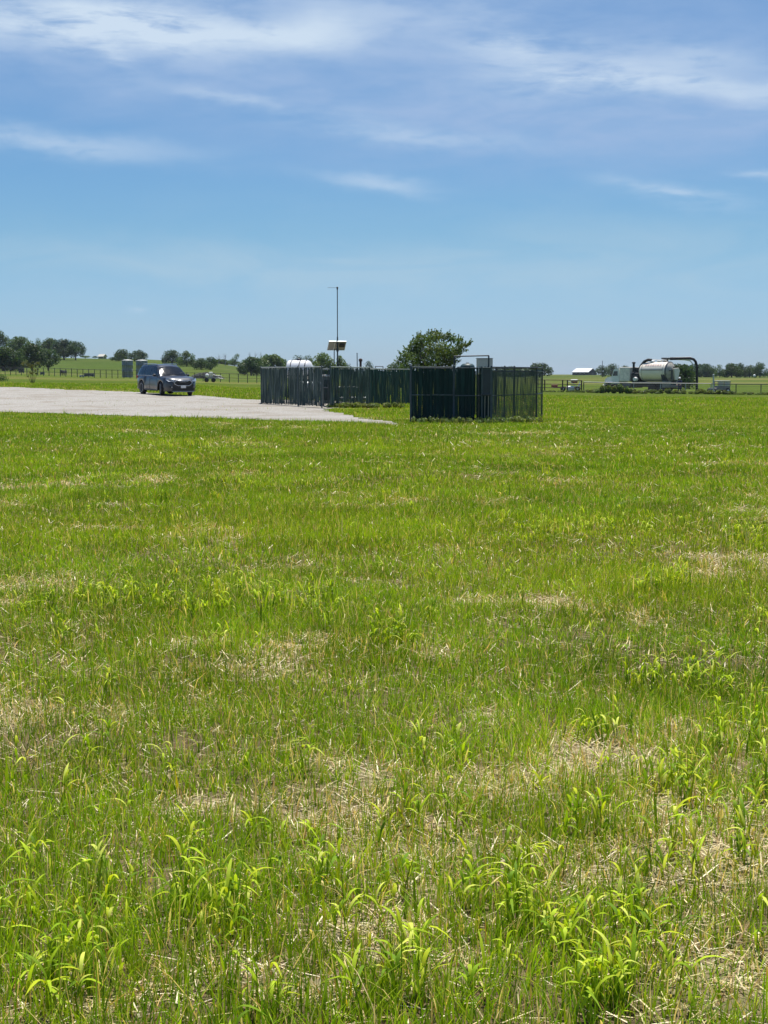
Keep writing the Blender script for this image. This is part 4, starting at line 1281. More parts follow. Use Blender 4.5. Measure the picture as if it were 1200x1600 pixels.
def gable(name, label, cat, px, y, wid, length, eave, ridge, rz, wallm, roofm, base=None):
    x = xpx(px, y); z0 = gz(x, y) if base is None else zrow(base, y)
    t = thing(name, label, cat, (x, y, z0), rz)
    w, l = wid / 2, length / 2
    m = MB(); m.prism([(-w, -1), (w, -1), (w, eave), (0, ridge), (-w, eave)], -l, l, 'Y')
    m.build('wall', wallm, t)
    ov = .3
    m = MB()
    for s in (-1, 1):
        e = eave - ov * (ridge - eave) / w
        a = [(s * (w + ov), e + .06), (0, ridge + .06), (0, ridge + .18), (s * (w + ov), e + .18)]
        m.prism(a if s > 0 else a[::-1], -l - ov, l + ov, 'Y')
    m.build('roof', roofm, t)
    m = MB(); m.box((0, -l - .03, eave * .42), (wid * .3, .06, eave * .84)); m.build('door', mat('barn_door', (.09, .09, .09), .6), t)
    m = MB()
    for k in (-.5, 0, .5): m.box((-w - .03, k * l, eave * .6), (.06, .9, .5))
    m.build('window', mat('barn_window', (.16, .18, .2), .3), t)
    return t
gable('barn', 'distant dark barn with a bright white metal roof', 'barn', 913, 880, 8.2, 11.5, 1.9, 4.0, R(47), mat('dark_barn_siding', (.035, .04, .045), .7), mat('white_metal_roof', (.80, .80, .80), .35, 0, .03))
gable('farm_shed', 'tiny pale yellow shed on the left hill crest', 'shed', 160.5, 590, 2.0, 2.6, .9, 1.6, R(60), mat('pale_yellow_siding', (.62, .52, .25), .7), mat('pale_shed_roof', (.55, .52, .44), .6))
gable('farm_shed', 'small pale shed roof between the trees at the left edge', 'shed', 27, 480, 3.0, 2.6, 2.9, 3.6, R(70), mat('pale_grey_siding', (.35, .37, .38), .7), mat('grey_white_roof', (.55, .57, .6), .5))
pole_thing('utility_pole', 'thin wooden utility pole right of the far barn', 'utility pole', 941, 500, 564, .09, M_bark)

def trough(px, y, wpx, h, label, name='water_trough', col=(.04, .045, .045), cat='trough'):
    x = xpx(px, y); z0 = gz(x, y); w = wpx * y / F
    t = thing(name, label, cat, (x, y, z0))
    m = MB(); a = .5
    m.box((0, 0, h * .5 + .1), (w, a * 1.4, h), bev=.05); m.box((0, 0, h + .11), (w * 1.04, a * 1.5, .06), bev=.02); m.build('basin', mat(name + '_metal_' + str(int(px)), col, .6), t)
    for s in (-1, 1):
        m = MB(); m.box((s * w * .4, 0, .05), (.12, a * 1.3, .3)); m.build('leg', M_steel, t)
trough(139.5, 262, 15, .5, 'long dark feed trough beyond the left fence')
trough(66.5, 280, 6, .4, 'short dark trough left of the middle of the left fence')
trough(128, 250, 6, .25, 'short pale trough near the long dark one', col=(.5, .5, .45))
trough(34, 300, 8, .8, 'dark low feeder under the trees at far left', 'feeder', (.03, .03, .03), 'feeder')

def cow(px, y, rz, label, s=1.0):
    x = xpx(px, y); z0 = gz(x, y)
    t = thing('cow', label, 'cow', (x, y, z0), rz, 'dark cattle behind the left fence'); t.scale = (s, s, s)
    me = bpy.data.meshes.new('body'); 
    J = [((0, 0, 1.05), .34), ((.45, 0, 1.05), .33), ((-.5, 0, 1.08), .31), ((.85, 0, 1.15), .22), ((1.15, 0, 1.22), .15), ((1.4, 0, 1.1), .10)]
    E = [(0, 1), (0, 2), (1, 3), (3, 4), (4, 5)]
    def leg(par, x0, y0, back):
        k = len(J)
        J.extend([((x0, y0, .85), .17), ((x0 + (.08 if not back else .1), y0, .52), .09), ((x0 - (0 if not back else .08), y0, .34), .07), ((x0, y0, .04), .06)])
        E.extend([(par, k), (k, k + 1), (k + 1, k + 2), (k + 2, k + 3)])
    for yy in (-.2, .2): leg(1, .5, yy, False); leg(2, -.6, yy, True)
    k = len(J); J.extend([((-.8, 0, 1.2), .06), ((-.88, 0, .8), .03), ((-.88, 0, .5), .04)]); E.extend([(2, k), (k, k + 1), (k + 1, k + 2)])
    skin_mesh('body', J, E, mat('dark_cow_hide', (.02, .018, .016), .8), t, 1)

def skin_mesh(name, J, E, material, parent, sub=1, root=0):
    me = bpy.data.meshes.new(name)
    bm = bmesh.new(); ly = bm.verts.layers.skin.verify()
    vs = []
    for i, (p, r) in enumerate(J):
        v = bm.verts.new(p); rr = r if isinstance(r, tuple) else (r, r)
        v[ly].radius = rr; v[ly].use_root = (i == root); vs.append(v)
    for a, b in E: bm.edges.new((vs[a], vs[b]))
    bm.to_mesh(me); bm.free(); me.materials.append(material)
    o = bpy.data.objects.new(name, me); COL.objects.link(o); o.parent = parent
    md = o.modifiers.new('skin', 'SKIN'); md.use_smooth_shade = True
    ms = o.modifiers.new('subsurf', 'SUBSURF'); ms.levels = sub; ms.render_levels = sub
    # freeze the result so that the object holds its real surface
    dg = bpy.context.evaluated_depsgraph_get(); dg.update()
    ev = o.evaluated_get(dg); nm = bpy.data.meshes.new_from_object(ev)
    o.modifiers.clear(); o.data = nm; nm.name = name
    if not nm.materials: nm.materials.append(material)
    return o
cow(97, 275, R(100), 'dark cow standing near the middle of the left field', .75)
cow(101.5, 276, R(80), 'dark cow right beside the other cow in the left field', .7)

def brush_pile():
    y = 285.0; x = xpx(322, y); z0 = gz(x, y); t = thing('brush_pile', 'low grey heap of cut branches behind the car and fence', 'brush pile', (x, y, z0))
    rs = random.Random(8); m = MB()
    for k in range(420):
        u = rs.uniform(-1, 1); h = 1.15 * (1 - u * u) * rs.random(); cx = u * 3.0; cy = rs.uniform(-1, 1); a = rs.uniform(0, 3.14); l = rs.uniform(.3, .9)
        m.tube([(cx - l * math.cos(a), cy - l * math.sin(a), max(.02, h - .1)), (cx, cy, h + .05), (cx + l * math.cos(a), cy + l * math.sin(a), max(.03, h + rs.uniform(-.2, .2)))], .035, 4, cap=False)
    m.build('branches', mat('grey_brushwood', (.12, .115, .11), .9, 0, .4, 1), t)
brush_pile()

def pump_trailer():
    y = 215.0; x = xpx(333, y); z0 = gz(x, y); s = y / F
    t = thing('pump_trailer', 'small white wheeled pump unit before the left fence', 'pump trailer', (x, y, z0))
    m = MB(); m.lathe([(.02, -.3), (.22, -.27), (.27, -.12), (.27, .12), (.22, .27), (.02, .3)], (-.85, 0, .98), 'Y', 16); m.build('tank', M_poly, t)
    m = MB(); m.box((-.3, 0, 1.32), (.5, .4, .32), bev=.06); m.build('hopper', M_white, t)
    m = MB(); m.box((-.1, 0, .62), (1.8, .1, .1)); m.box((-.1, .4, .62), (1.8, .1, .1)); m.tube([(.7, .2, .62), (1.4, .2, .5)], .05, 6); m.box((-.3, .2, 1.0), (.4, .3, .4), bev=.03); m.build('chassis', M_white, t)
    m = MB(); m.tube([(-.3, .1, 1.2), (.3, .1, 1.0), (1.2, .1, .9)], .04, 6); m.build('pipe', M_galv, t)
    for xx in (-.9, .1):
        m = MB(); m.lathe([(.1, -.09), (.3, -.09), (.33, -.05), (.33, .05), (.3, .09), (.1, .09)], (xx, -.35, .33), 'Y', 18); m.build('wheel', M_dark, t)
pump_trailer()

def implement():
    y = 172.0; x = xpx(890, y); z0 = gz(x, y)
    t = thing('farm_sprayer', 'small red and white farm sprayer behind the red-brown gate', 'farm implement', (x, y, z0), R(-15))
    red = mat('faded_red_paint', (.25, .06, .04), .6); 
    m = MB(); m.box((-.6, 0, .45), (2.6, .12, .12)); m.box((-.6, .6, .45), (2.6, .12, .12)); m.box((-1.8, .3, .62), (.7, .5, .28), bev=.03); m.box((.5, .3, 1.1), (.7, .5, .3), bev=.03); m.build('chassis', red, t)
    m = MB(); m.lathe([(.02, -.5), (.26, -.46), (.32, -.3), (.32, .3), (.26, .46), (.02, .5)], (.1, .1, .32), 'X', 16); m.build('lower_tank', M_white, t)
    m = MB(); m.box((.5, .1, 1.28), (.8, .5, .22), bev=.06); m.build('hood', M_white, t)
    m = MB(); m.tube([(1.15, 0, .2), (1.15, 0, 1.2)], .04, 6); m.tube([(1.15, 0, .2), (.4, 0, .9), (-.2, 0, 1.2)], .04, 6); m.tube([(.9, 0, .3), (1.2, 0, .9)], .12, 6); m.build('boom', M_white, t)
    for xx in (-.75, .95):
        m = MB(); m.lathe([(.1, -.1), (.25, -.1), (.3, -.05), (.3, .05), (.25, .1), (.1, .1)], (xx, -.1, .3), 'Y', 18)
        w = m.build('wheel', M_dark, t); m = MB(); m.lathe([(.02, -.11), (.13, -.105), (.13, .105), (.02, .11)], (xx, -.1, .3), 'Y', 14); m.build('hub', M_white, w)
implement()

def cart():
    y = 172.0; x = xpx(1124, y); z0 = gz(x, y); s = y / F
    t = thing('utility_cart', 'grey utility cart with a two-window rear screen by the right fence', 'cart', (x, y, z0), R(8))
    gr_ = mat('grey_cart_paint', (.17, .165, .165), .5, 0, .15, 3)
    m = MB(); m.box((.35, 0, .62), (1.5, 1.2, .5), bev=.06); m.box((-.75, 0, .5), (.8, 1.0, .3), bev=.06); m.build('body', gr_, t)
    m = MB()
    for xx in (-.38, .36, 1.08):
        for yy in (-.55, .55): m.box((xx, yy, 1.1), (.06, .06, .55))
    for yy in (-.55, .55): m.box((.35, yy, 1.40), (1.58, .07, .07))
    for xx in (-.38, 1.08): m.box((xx, 0, 1.40), (.06, 1.0, .06))
    m.build('cab_frame', gr_, t)
    m = MB(); m.box((.35, 0, 1.46), (1.5, 1.15, .05), bev=.02); m.build('roof', M_white, t)
    for xx in (-.01, .72):
        m = MB(); m.box((xx, -.54, 1.12), (.60, .02, .42)); m.build('window', mat('cart_window', (.35, .38, .4), .15), t)
    for xx in (-.95, .8):
        for yy in (-.58, .58):
            m = MB(); m.lathe([(.08, -.1), (.28, -.1), (.32, -.05), (.32, .05), (.28, .1), (.08, .1)], (xx, yy, .32), 'Y', 18)
            w = m.build('wheel', M_dark, t); m = MB(); m.lathe([(.02, -.11), (.15, -.105), (.15, .105), (.02, .11)], (xx, yy, .32), 'Y', 14); m.build('rim', M_white, w)
    pole_thing('marker_pole', 'pale upright pipe beside the grey utility cart', 'pole', 1114.5, 171, 586, .09, mat('pale_pvc', (.42, .45, .46), .5))
    y = 168.5; xa = xpx(1121, y); xb = xpx(1132, y); m = MB(); za = gz(xa, y)
    L = ((xa + xb) / 2, y, za); m.M = Matrix.Translation((-L[0], -L[1], -L[2]))
    m.tube([(xa, y, za + .32), ((xa + xb) / 2, y - .05, za + .22), (xb, y - .1, za + .1)], .085, 10)
    o = m.build('plastic_pipe', M_poly); o.location = L; tag(o, 'short white pipe lying in the weeds before the grey cart', 'pipe')
cart()

def ball_sign():
    y = 470.0; x = xpx(1178.5, y); z0 = gz(x, y)
    t = thing('propane_tank', 'tiny round white tank under the trees near the right edge', 'tank', (x, y, z0))
    h = zrow(587, y) - z0
    m = MB(); m.ball((0, 0, max(.5, h)), .42, 12, 8); m.build('tank_body', M_poly, t)
    m = MB(); m.tube([(0, 0, -.1), (0, 0, max(.4, h - .3))], .08, 6); m.build('post', M_steel, t)
ball_sign()
def far_house(px, wpx, top, y, label, wall, roof):
    x = xpx(px, y); z0 = gz(x, y); w = wpx * y / F
    h = max(2.2, zrow(top, y) - z0)
    gable('house', label, 'house', px, y, w * .55, w, h * .6, h, R(90), wall, roof)
far_house(1100, 17, 580, 640, 'grey white farmhouse under the trees right of the hose', mat('grey_house_wall', (.32, .34, .37), .6), mat('grey_house_roof', (.28, .30, .34), .6))
far_house(1166, 20, 583, 620, 'low pale farmhouse under the right row of trees', mat('pale_house_wall', (.42, .43, .45), .6), mat('blue_grey_roof', (.25, .28, .33), .6))
# ------------------------------------------------------------------ the grey SUV
def interp(x, k):
    return float(np.interp(x, [a for a, _ in k], [b for _, b in k]))
def car():
    x0, y0 = xpx(260, 86.0), 86.0
    rz = math.atan2(-math.cos(R(31)), math.sin(R(31)))
    hx, hy = math.cos(rz), math.sin(rz)
    zf = gz(x0 + 1.45 * hx, y0 + 1.45 * hy); zr_ = gz(x0 - 1.4 * hx, y0 - 1.4 * hy)
    t = thing('parked_car', 'dark grey SUV parked on the gravel with sun glare on its windscreen', 'car', (x0, y0, (zf + zr_) / 2 + .02), rz)
    t.rotation_euler = (0, math.atan2(zr_ - zf, 2.85), rz)
    paint = mat('slate_grey_car_paint', (.030, .032, .037), .34, .1, .06, 1, coat=.6)
    glass = mat('tinted_car_glass', (.008, .010, .012), .09, 0, .05, 1, spec=.45)
    chrome = mat('chrome', (.62, .63, .65), .18, .8, .03, 5)
    trim = mat('satin_black_trim', (.015, .015, .017), .45, 0, .1, 6)
    WX = (1.43, -1.42); WR = .385; AR = .45
    TOPK = [(-2.46, .70), (-2.40, .98), (-2.3, 1.06), (-1, 1.09), (.85, 1.10), (1.3, 1.09), (1.9, 1.04), (2.2, .97), (2.36, .88), (2.45, .74)]
    WK = [(-2.46, .74), (-2.38, .84), (-2.2, .91), (-1.9, .95), (-1, .955), (1, .955), (1.9, .95), (2.15, .91), (2.32, .80), (2.45, .66)]
    def zbot(x):
        z = interp(x, [(-2.46, .42), (-2.2, .30), (-1.9, .26), (1.95, .24), (2.45, .26)])
        for w in WX:
            d = abs(x - w)
            if d < AR: z = max(z, WR + math.sqrt(AR * AR - d * d))
        return z
    xs = sorted(set([-2.46, -2.43, -2.38, -2.3, -2.2, -2.0, -.7, -.4, 0, .4, .7, .9, 2.0, 2.1, 2.2, 2.28, 2.35, 2.41, 2.45] +
                    [w + AR * math.sin(a) for w in WX for a in np.linspace(-math.pi / 2, math.pi / 2, 13)] + [w + s * (AR + .003) for w in WX for s in (-1, 1)]))
    FR = [(.0, 1.0, .96), (.05, 0, 1.0), (.35, 0, 1.0), (.6, 0, .995), (.8, 0, .975), (.93, 0, .94), (1.0, 0, .87)]
    rows = []
    for x in xs:
        zb, zt, w = zbot(x), interp(x, TOPK), interp(x, WK)
        arch = any(abs(x - q) < AR + .1 for q in WX)
        half = []
        for f, _, k in FR:
            z = zb + f * (zt - zb)
            # sides: waist crease and slightly flared arches
            kk = k + (.018 if arch and f < .4 else 0) - (.012 if not arch and .25 < f < .5 else 0)
            half.append((w * kk, z))
        half += [(w * .5, zt + .035), (0, zt + .045)]
        rows.append([(x, -a, b) for a, b in half] + [(x, a, b) for a, b in reversed(half[:-1])])
    m = MB(); nC = len(rows[0])
    vs = [p for r in rows for p in r]
    fs = [(i * nC + j, (i + 1) * nC + j, (i + 1) * nC + j + 1, i * nC + j + 1) for i in range(len(rows) - 1) for j in range(nC - 1)]
    m.add(vs, fs, True)
    m.add(rows[0], [tuple(range(nC))]); m.add(rows[-1], [tuple(reversed(range(nC)))])
    body = m.build('body', paint, t)
    # floor and wheel wells, dark
    m = MB(); m.box((0, 0, .42), (4.5, 1.5, .3)); m.box((0, 0, .62), (4.3, 1.2, .5)); m.build('underbody', M_black, t)
    # cabin
    RK = [(-2.44, 1.08), (-2.36, 1.28), (-2.24, 1.50), (-2.12, 1.62), (-1.9, 1.675), (-1.4, 1.71), (-.6, 1.735), (0, 1.72), (.3, 1.665), (.5, 1.575), (.8, 1.36), (1.12, 1.11)]
    def sec(x):
        zr = interp(x, RK); bz = 1.05; f = min(1, max(0, (zr - 1.1) / .60))
        wb = interp(x, [(-2.44, .80), (-2.2, .86), (-1.8, .885), (.6, .885), (1.12, .84)])
        wt = wb - .235 * f
        return wb, wt, bz, zr
    def cr(x): return interp(x, [(0, .032), (.4, .090)])
    xc = [-2.44, -2.4, -2.36, -2.3, -2.24, -2.18, -2.12, -2.0, -1.9, -1.6, -1.2, -.8, -.4, 0, .15, .3, .4, .5, .65, .8, .96, 1.12]
    rows = []
    for x in xc:
        wb, wt, bz, zr = sec(x)
        q = [(wb, bz), (wb - (wb - wt) * .38, bz + (zr - bz) * .48), (wt + .012, zr - (zr - bz) * .12 - cr(x) * .5 + .016), (wt * .93, zr + .022 - cr(x) * .86), (wt * .6, zr + .022 - cr(x) * .36), (0, zr + .022)]
        rows.append([(x, -a, b) for a, b in q] + [(x, a, b) for a, b in reversed(q[:-1])])
    m = MB(); nC = len(rows[0]); vs = [p for r in rows for p in r]
    m.add(vs, [(i * nC + j, (i + 1) * nC + j, (i + 1) * nC + j + 1, i * nC + j + 1) for i in range(len(rows) - 1) for j in range(nC - 1)], True)
    m.build('roof_and_pillars', paint, t)
    def top_patch(x1, x2, inset, name, n=9):
        m = MB(); vs = []; K = 11
        for i in range(n):
            x = x1 + (x2 - x1) * i / (n - 1); wb, wt, bz, zr = sec(x)
            dz = (interp(x + .02, RK) - interp(x - .02, RK)) / .04; ln = math.hypot(1, dz)
            for j in range(K):
                s = -1 + 2 * j / (K - 1); yy = s * wt * inset
                zz = zr + .022 - (abs(s * inset) ** 2) * cr(x)
                vs.append((x - dz / ln * .012, yy, zz + .012 / ln + .004))
        m.add(vs, [(i * K + j, (i + 1) * K + j, (i + 1) * K + j + 1, i * K + j + 1) for i in range(n - 1) for j in range(K - 1)], True)
        return m.build(name, glass, t)
    ws = top_patch(.42, 1.08, .95, 'windscreen')
    top_patch(-2.4, -2.17, .9, 'rear_window', 6)
    m = MB()
    for s in (-.45, .18): m.tube([(1.06, s, 1.155), (.92, s + .30, 1.265), (.86, s + .48, 1.315)], .009, 5)
    m.build('wiper', trim, ws)
    def side_patch(x1, x2, s, name, slant=(0, 0)):
        m = MB(); vs = []; n = 8; K = 5
        for i in range(n):
            u = i / (n - 1)
            for j in range(K):
                v = j / (K - 1)
                x = x1 + (x2 - x1) * u + (slant[0] * (1 - u) + slant[1] * u) * v
                wb, wt, bz, zr = sec(x)
                ztop = zr - .075; z = bz + .055 + (ztop - bz - .055) * v
                f = (z - bz) / (zr - bz)
                yy = np.interp(f, [0, .48, .88, 1], [wb, wb - (wb - wt) * .38, wt + .012, wt * .93])
                vs.append((x, s * (float(yy) + .008), z))
        m.add(vs, [(i * K + j, (i + 1) * K + j, (i + 1) * K + j + 1, i * K + j + 1) for i in range(n - 1) for j in range(K - 1)], True)
        return m.build(name, glass, t)
    for s in (-1, 1):
        side_patch(-.16, .82, s, 'side_window', (0, -.42))
        side_patch(-1.14, -.24, s, 'side_window', (0, 0))
        side_patch(-2.16, -1.22, s, 'side_window', (.06, 0))
        m = MB(); m.tube([(-2.2, s * .893, 1.092), (-1, s * .902, 1.10), (.8, s * .90, 1.10)], .011, 5); m.build('window_trim', chrome, t)
        m = MB(); m.tube([(-1.95, s * .60, 1.715), (-1.85, s * .60, 1.745), (-.9, s * .61, 1.775), (.0, s * .60, 1.765), (.15, s * .60, 1.73)], .018, 6); m.build('roof_rail', chrome, t)
        m = MB(); m.box((.72, s * 1.03, 1.14), (.13, .2, .15), bev=.04); m.box((.72, s * .93, 1.09), (.07, .1, .04)); mi = m.build('side_mirror', paint, t)
        m = MB(); m.box((.652, s * 1.03, 1.14), (.012, .16, .11)); m.build('mirror_glass', chrome, mi)
        for dx in (-.2, -1.2):
            m = MB(); m.box((dx + .1, s * .965, .93), (.2, .03, .03), bev=.01); m.build('door_handle', paint, t)
        m = MB()
        for dx in (.95, -.2, -1.18):
            for z in np.linspace(.36, 1.0, 9): pass
            m.tube([(dx, s * .958, .34), (dx, s * .965, .6), (dx - .01, s * .955, .85), (dx - .03, s * .925, 1.04)], .006, 4)
        m.build('door_seam', M_black, t)
        m = MB(); m.box((0, s * .945, .30), (2.0, .05, .10), bev=.02); m.build('sill_trim', trim, t)
        # lamps
        m = MB(); vs = []
        m.add([(2.12, s * .915, .90), (2.12, s * .885, 1.0), (2.30, s * .70, .955), (2.405, s * .54, .87), (2.42, s * .56, .80), (2.30, s * .83, .80)], [(0, 1, 2, 3, 4, 5)] if s > 0 else [(5, 4, 3, 2, 1, 0)])
        m.M = Matrix.Translation((.02, s * .012, .015))
        m.add([(2.12, s * .915, .90), (2.12, s * .885, 1.0), (2.30, s * .70, .955), (2.405, s * .54, .87), (2.42, s * .56, .80), (2.30, s * .83, .80)], [(0, 1, 2, 3, 4, 5)] if s > 0 else [(5, 4, 3, 2, 1, 0)])
        m.build('headlight', mat('headlight_lens', (.42, .45, .48), .12, .4, .1, 8, coat=1), t)
        m = MB(); m.box((2.37, s * .70, .50), (.10, .2, .12), Matrix.Rotation(s * R(28), 4, 'Z'), bev=.02); fl = m.build('fog_lamp_bezel', trim, t)
        m = MB(); m.ball((2.425, s * .67, .50), .035, 10, 6); m.build('fog_lamp', mat('fog_lens', (.6, .6, .6), .1), fl)
        m = MB(); m.box((-2.36, s * .80, .98), (.16, .18, .16), Matrix.Rotation(-s * R(20), 4, 'Z'), bev=.03); m.build('tail_light', mat('tail_lens', (.25, .01, .01), .15, 0, .1, 5, coat=1), t)
    # grille, lower intake, plate, emblem
    G = [(-.50, .66), (-.34, .58), (.34, .58), (.50, .66), (.55, .78), (.40, .88), (-.40, .88), (-.55, .78)]
    m = MB(); m.prism([(a, b) for a, b in G], 2.40, 2.475, 'X'); g = m.build('grille', M_black, t)
    m = MB(); cl = G + [G[0]]
    m.tube([(2.474, a, b) for a, b in cl], .022, 6); m.tube([(2.48, -.40, .88), (2.485, -.16, .80), (2.485, .16, .80), (2.48, .40, .88)], .016, 6); m.build('grille_surround', chrome, g)
    m = MB()
    for z in (.63, .68, .73): m.box((2.478, 0, z), (.01, .84 + (z - .63) * 1.2, .012))
    m.build('grille_bar', trim, g)
    m = MB()
    for (ry_, rz2) in ((.075, .048), (.026, .046), (.055, .018)):
        cy = 0; cz = .83 + (.018 if ry_ == .055 else 0)
        m.tube([(2.50, cy + ry_ * math.cos(a), cz + rz2 * math.sin(a)) for a in np.linspace(0, 2 * math.pi, 21)], .006, 5, cap=False)
    m.build('emblem', chrome, g)
    m = MB(); m.prism([(-.66, .33), (-.5, .30), (.5, .30), (.66, .33), (.58, .47), (-.58, .47)], 2.36, 2.468, 'X'); m.build('lower_intake', trim, t)
    m = MB(); m.box((2.44, 0, .25), (.14, 1.3, .06), bev=.02); m.build('skid_plate', M_galv, t)
    m = MB(); m.box((2.488, 0, .525), (.02, .31, .155), bev=.006); pl = m.build('licence_plate', mat('plate_white', (.78, .78, .76), .4), t)
    # wheels
    for wx in WX:
        for s in (-1, 1):
            st = R(-16) if wx > 0 else 0
            wm = Matrix.Translation((wx, s * .85, WR)) @ Matrix.Rotation(st, 4, 'Z')
            m = MB(); m.M = wm; m.lathe([(.24, -.115), (.345, -.118), (.375, -.10), (WR, -.06), (WR, .06), (.375, .10), (.345, .118), (.24, .115)], (0, 0, 0), 'Y', 32)
            w = m.build('wheel', M_dark, t)
            m = MB(); m.M = wm
            m.lathe([(.225, -s * .09), (.25, -s * .09), (.255, s * .118), (.235, s * .12), (.225, s * .06)], (0, 0, 0), 'Y', 28)
            m.lathe([(.01, s * .07), (.06, s * .075), (.06, s * .10), (.01, s * .105)], (0, 0, 0), 'Y', 16)
            for k in range(10):
                a = k * math.pi / 5
                m.tube([(.05 * math.cos(a), s * .095, .05 * math.sin(a)), (.238 * math.cos(a + .12), s * .085, .238 * math.sin(a + .12))], [.02, .013], 5)
            m.build('rim', mat('alloy_rim', (.42, .43, .44), .3, .7, .1, 6), w)
car()

# ------------------------------------------------------------------ vacuum truck
def truck():
    rz = math.atan2(math.sin(R(40)), -math.cos(R(40)))
    O = (30.6, 176.0); z0 = gz(*O) + .0
    t = thing('vacuum_truck', 'white and beige vacuum tanker truck with a raised hose boom', 'truck', (O[0], O[1], z0), rz)
    beige = mat('beige_truck_paint', (.74, .68, .58), .4, 0, .08, 1.5, dirt=((.30, .26, .21), .35))
    white = mat('white_truck_paint', (.84, .82, .78), .35, 0, .06, 1, dirt=((.4, .37, .33), .25))
    grey = mat('grey_truck_steel', (.12, .12, .12), .5, .2, .25, 3)
    m = MB()
    for s in (-.42, .42): m.box((-.2, s, 1.0), (8.2, .12, .28))
    for x in (-3.5, -2, -.5, 1, 2.4): m.box((x, 0, 1.0), (.15, .72, .2))
    m.build('frame', grey, t)
    m = MB(); m.box((-1.7, 0, .82), (4.4, 1.5, .34), bev=.05); m.box((1.6, 0, .78), (2.6, 1.6, .5), bev=.08); m.box((3.6, 0, .85), (1.6, 1.2, .4), bev=.05); m.build('undercarriage', M_black, t)
    # cab and hood
    m = MB(); m.prism([(2.55, 1.0), (3.55, 1.0), (3.55, 1.95), (3.30, 2.65), (3.15, 2.78), (2.6, 2.80), (2.55, 2.7)], -1.02, 1.02, 'Y')
    cab = m.build('cab', white, t)
    m = MB(); m.prism([(3.552, .95), (4.45, .85), (4.62, 1.1), (4.60, 1.5), (4.35, 1.72), (3.552, 1.93)], -.88, .88, 'Y'); hd = m.build('hood', white, t)
    m = MB(); m.box((4.66, 0, 1.28), (.05, 1.1, .55), bev=.02); m.build('grille', grey, hd)
    for s in (-1, 1):
        m = MB(); m.ball((4.5, s * .8, 1.3), (.14, .14, .12), 10, 6); m.build('headlight', mat('truck_lens', (.6, .6, .6), .15), hd)
        m = MB(); m.box((4.0, s * 1.03, 1.12), (1.15, .28, .12), bev=.05); m.box((4.5, s * 1.03, .98), (.2, .26, .3), bev=.05); m.build('fender', white, hd)
        m = MB(); m.prism([(2.75, 1.95), (3.42, 1.95), (3.25, 2.5), (2.75, 2.5)], s * 1.022 - .004, s * 1.022 + .004, 'Y'); m.build('side_window', mat('truck_glass', (.02, .025, .03), .06, 0, .1, 2, coat=1), cab)
        m = MB(); m.tube([(3.4, s * 1.02, 2.2), (3.5, s * 1.3, 2.25)], .02, 5); m.box((3.5, s * 1.32, 2.15), (.06, .16, .4), bev=.02); m.build('mirror', M_black, cab)
    m = MB(); m.M = Matrix.Translation((3.432, 0, 2.30)) @ Matrix.Rotation(R(-20), 4, 'Y'); m.box((0, 0, 0), (.01, 1.7, .58)); m.build('windscreen', mat('truck_glass', (.02, .025, .03), .06), cab)
    m = MB(); m.box((4.72, 0, .72), (.16, 2.2, .34), bev=.05); m.build('bumper', white, t)
    # box behind the cab, engine and blower
    m = MB(); m.box((1.78, 0, 2.12), (1.42, 2.2, 1.72), bev=.05); bx = m.build('machine_box', mat('pale_grey_green_panel', (.76, .70, .60), .5, 0, .06, 1.5), t)
    m = MB(); m.box((1.78, 1.108, 2.12), (1.2, .02, 1.5), bev=.008); m.build('access_door', mat('pale_grey_green_door', (.78, .72, .62), .5), bx)
    m = MB(); m.box((.45, 0, 1.75), (1.0, 1.9, 1.1), bev=.08); m.box((.5, .2, 2.6), (.55, 1.0, .7), bev=.08); m.lathe([(.3, -.6), (.36, -.5), (.36, .5), (.3, .6)], (.35, 0, 2.4), 'Y', 16); m.build('blower', mat('dark_machinery', (.025, .027, .03), .6, .2, .4, 3), t)
    m = MB(); m.tube([(.85, .55, 2.4), (.85, .55, 3.45)], .14, 10); m.lathe([(.2, 0), (.24, .1), (.1, .2)], (.85, .55, 3.4), 'Z', 12); m.build('exhaust_stack', M_black, t)
    m = MB(); m.lathe([(.02, -.35), (.22, -.33), (.26, -.2), (.26, .2), (.22, .33), (.02, .35)], (.25, 1.0, 1.55), 'Y', 14); m.lathe([(.2, 0), (.2, .05)], (.25, 1.36, 1.55), 'Y', 14); m.build('air_filter', white, t)
    m = MB(); m.tube([(.15, .6, 1.9), (.05, .65, 2.5), (-.15, .6, 3.1), (-.55, .5, 3.62), (-1.0, .4, 3.82), (-1.4, .3, 3.78)], .17, 10); m.build('intake_hose', M_dark, t)
    # tank
    zc = 2.42; r = 1.14
    m = MB(); m.lathe([(.05, .15), (.5, .1), (.85, -.02), (1.06, -.22), (r, -.45), (r, -3.45), (1.1, -3.6)], (0, 0, zc), 'X', 40)
    tk = m.build('tank', white if False else mat('cream_tank_paint', (.86, .77, .64), .5, 0, .04, .8, dirt=((.62, .54, .42), .3)), t)
    for x in (-.5, -3.3):
        m = MB(); m.lathe([(r + .002, x - .04), (r + .035, x - .035), (r + .035, x + .035), (r + .002, x + .04)], (0, 0, zc), 'X', 40); m.build('band', mat('band_steel', (.58, .54, .47), .5, .0), tk)
    m = MB()
    for s in (1, -1): m.box((-1.9, s * (r + .01), zc + .22), (2.9, .05, .09), bev=.01)
    m.build('side_rail', grey, tk)
    m = MB()
    for k in range(7):
        a = .72; m.M = Matrix.Translation((-1.0 - k * .32, math.cos(a) * (r + .006), zc + math.sin(a) * (r + .006))) @ Matrix.Rotation(-(math.pi / 2 - a), 4, 'X'); m.box((0, 0, 0), (.2 + .06 * (k % 2), .26, .006))
    m.build('faded_lettering', mat('faded_pink_marking', (.52, .38, .34), .6), tk)  # plain pink blocks stand in for faded, unreadable lettering
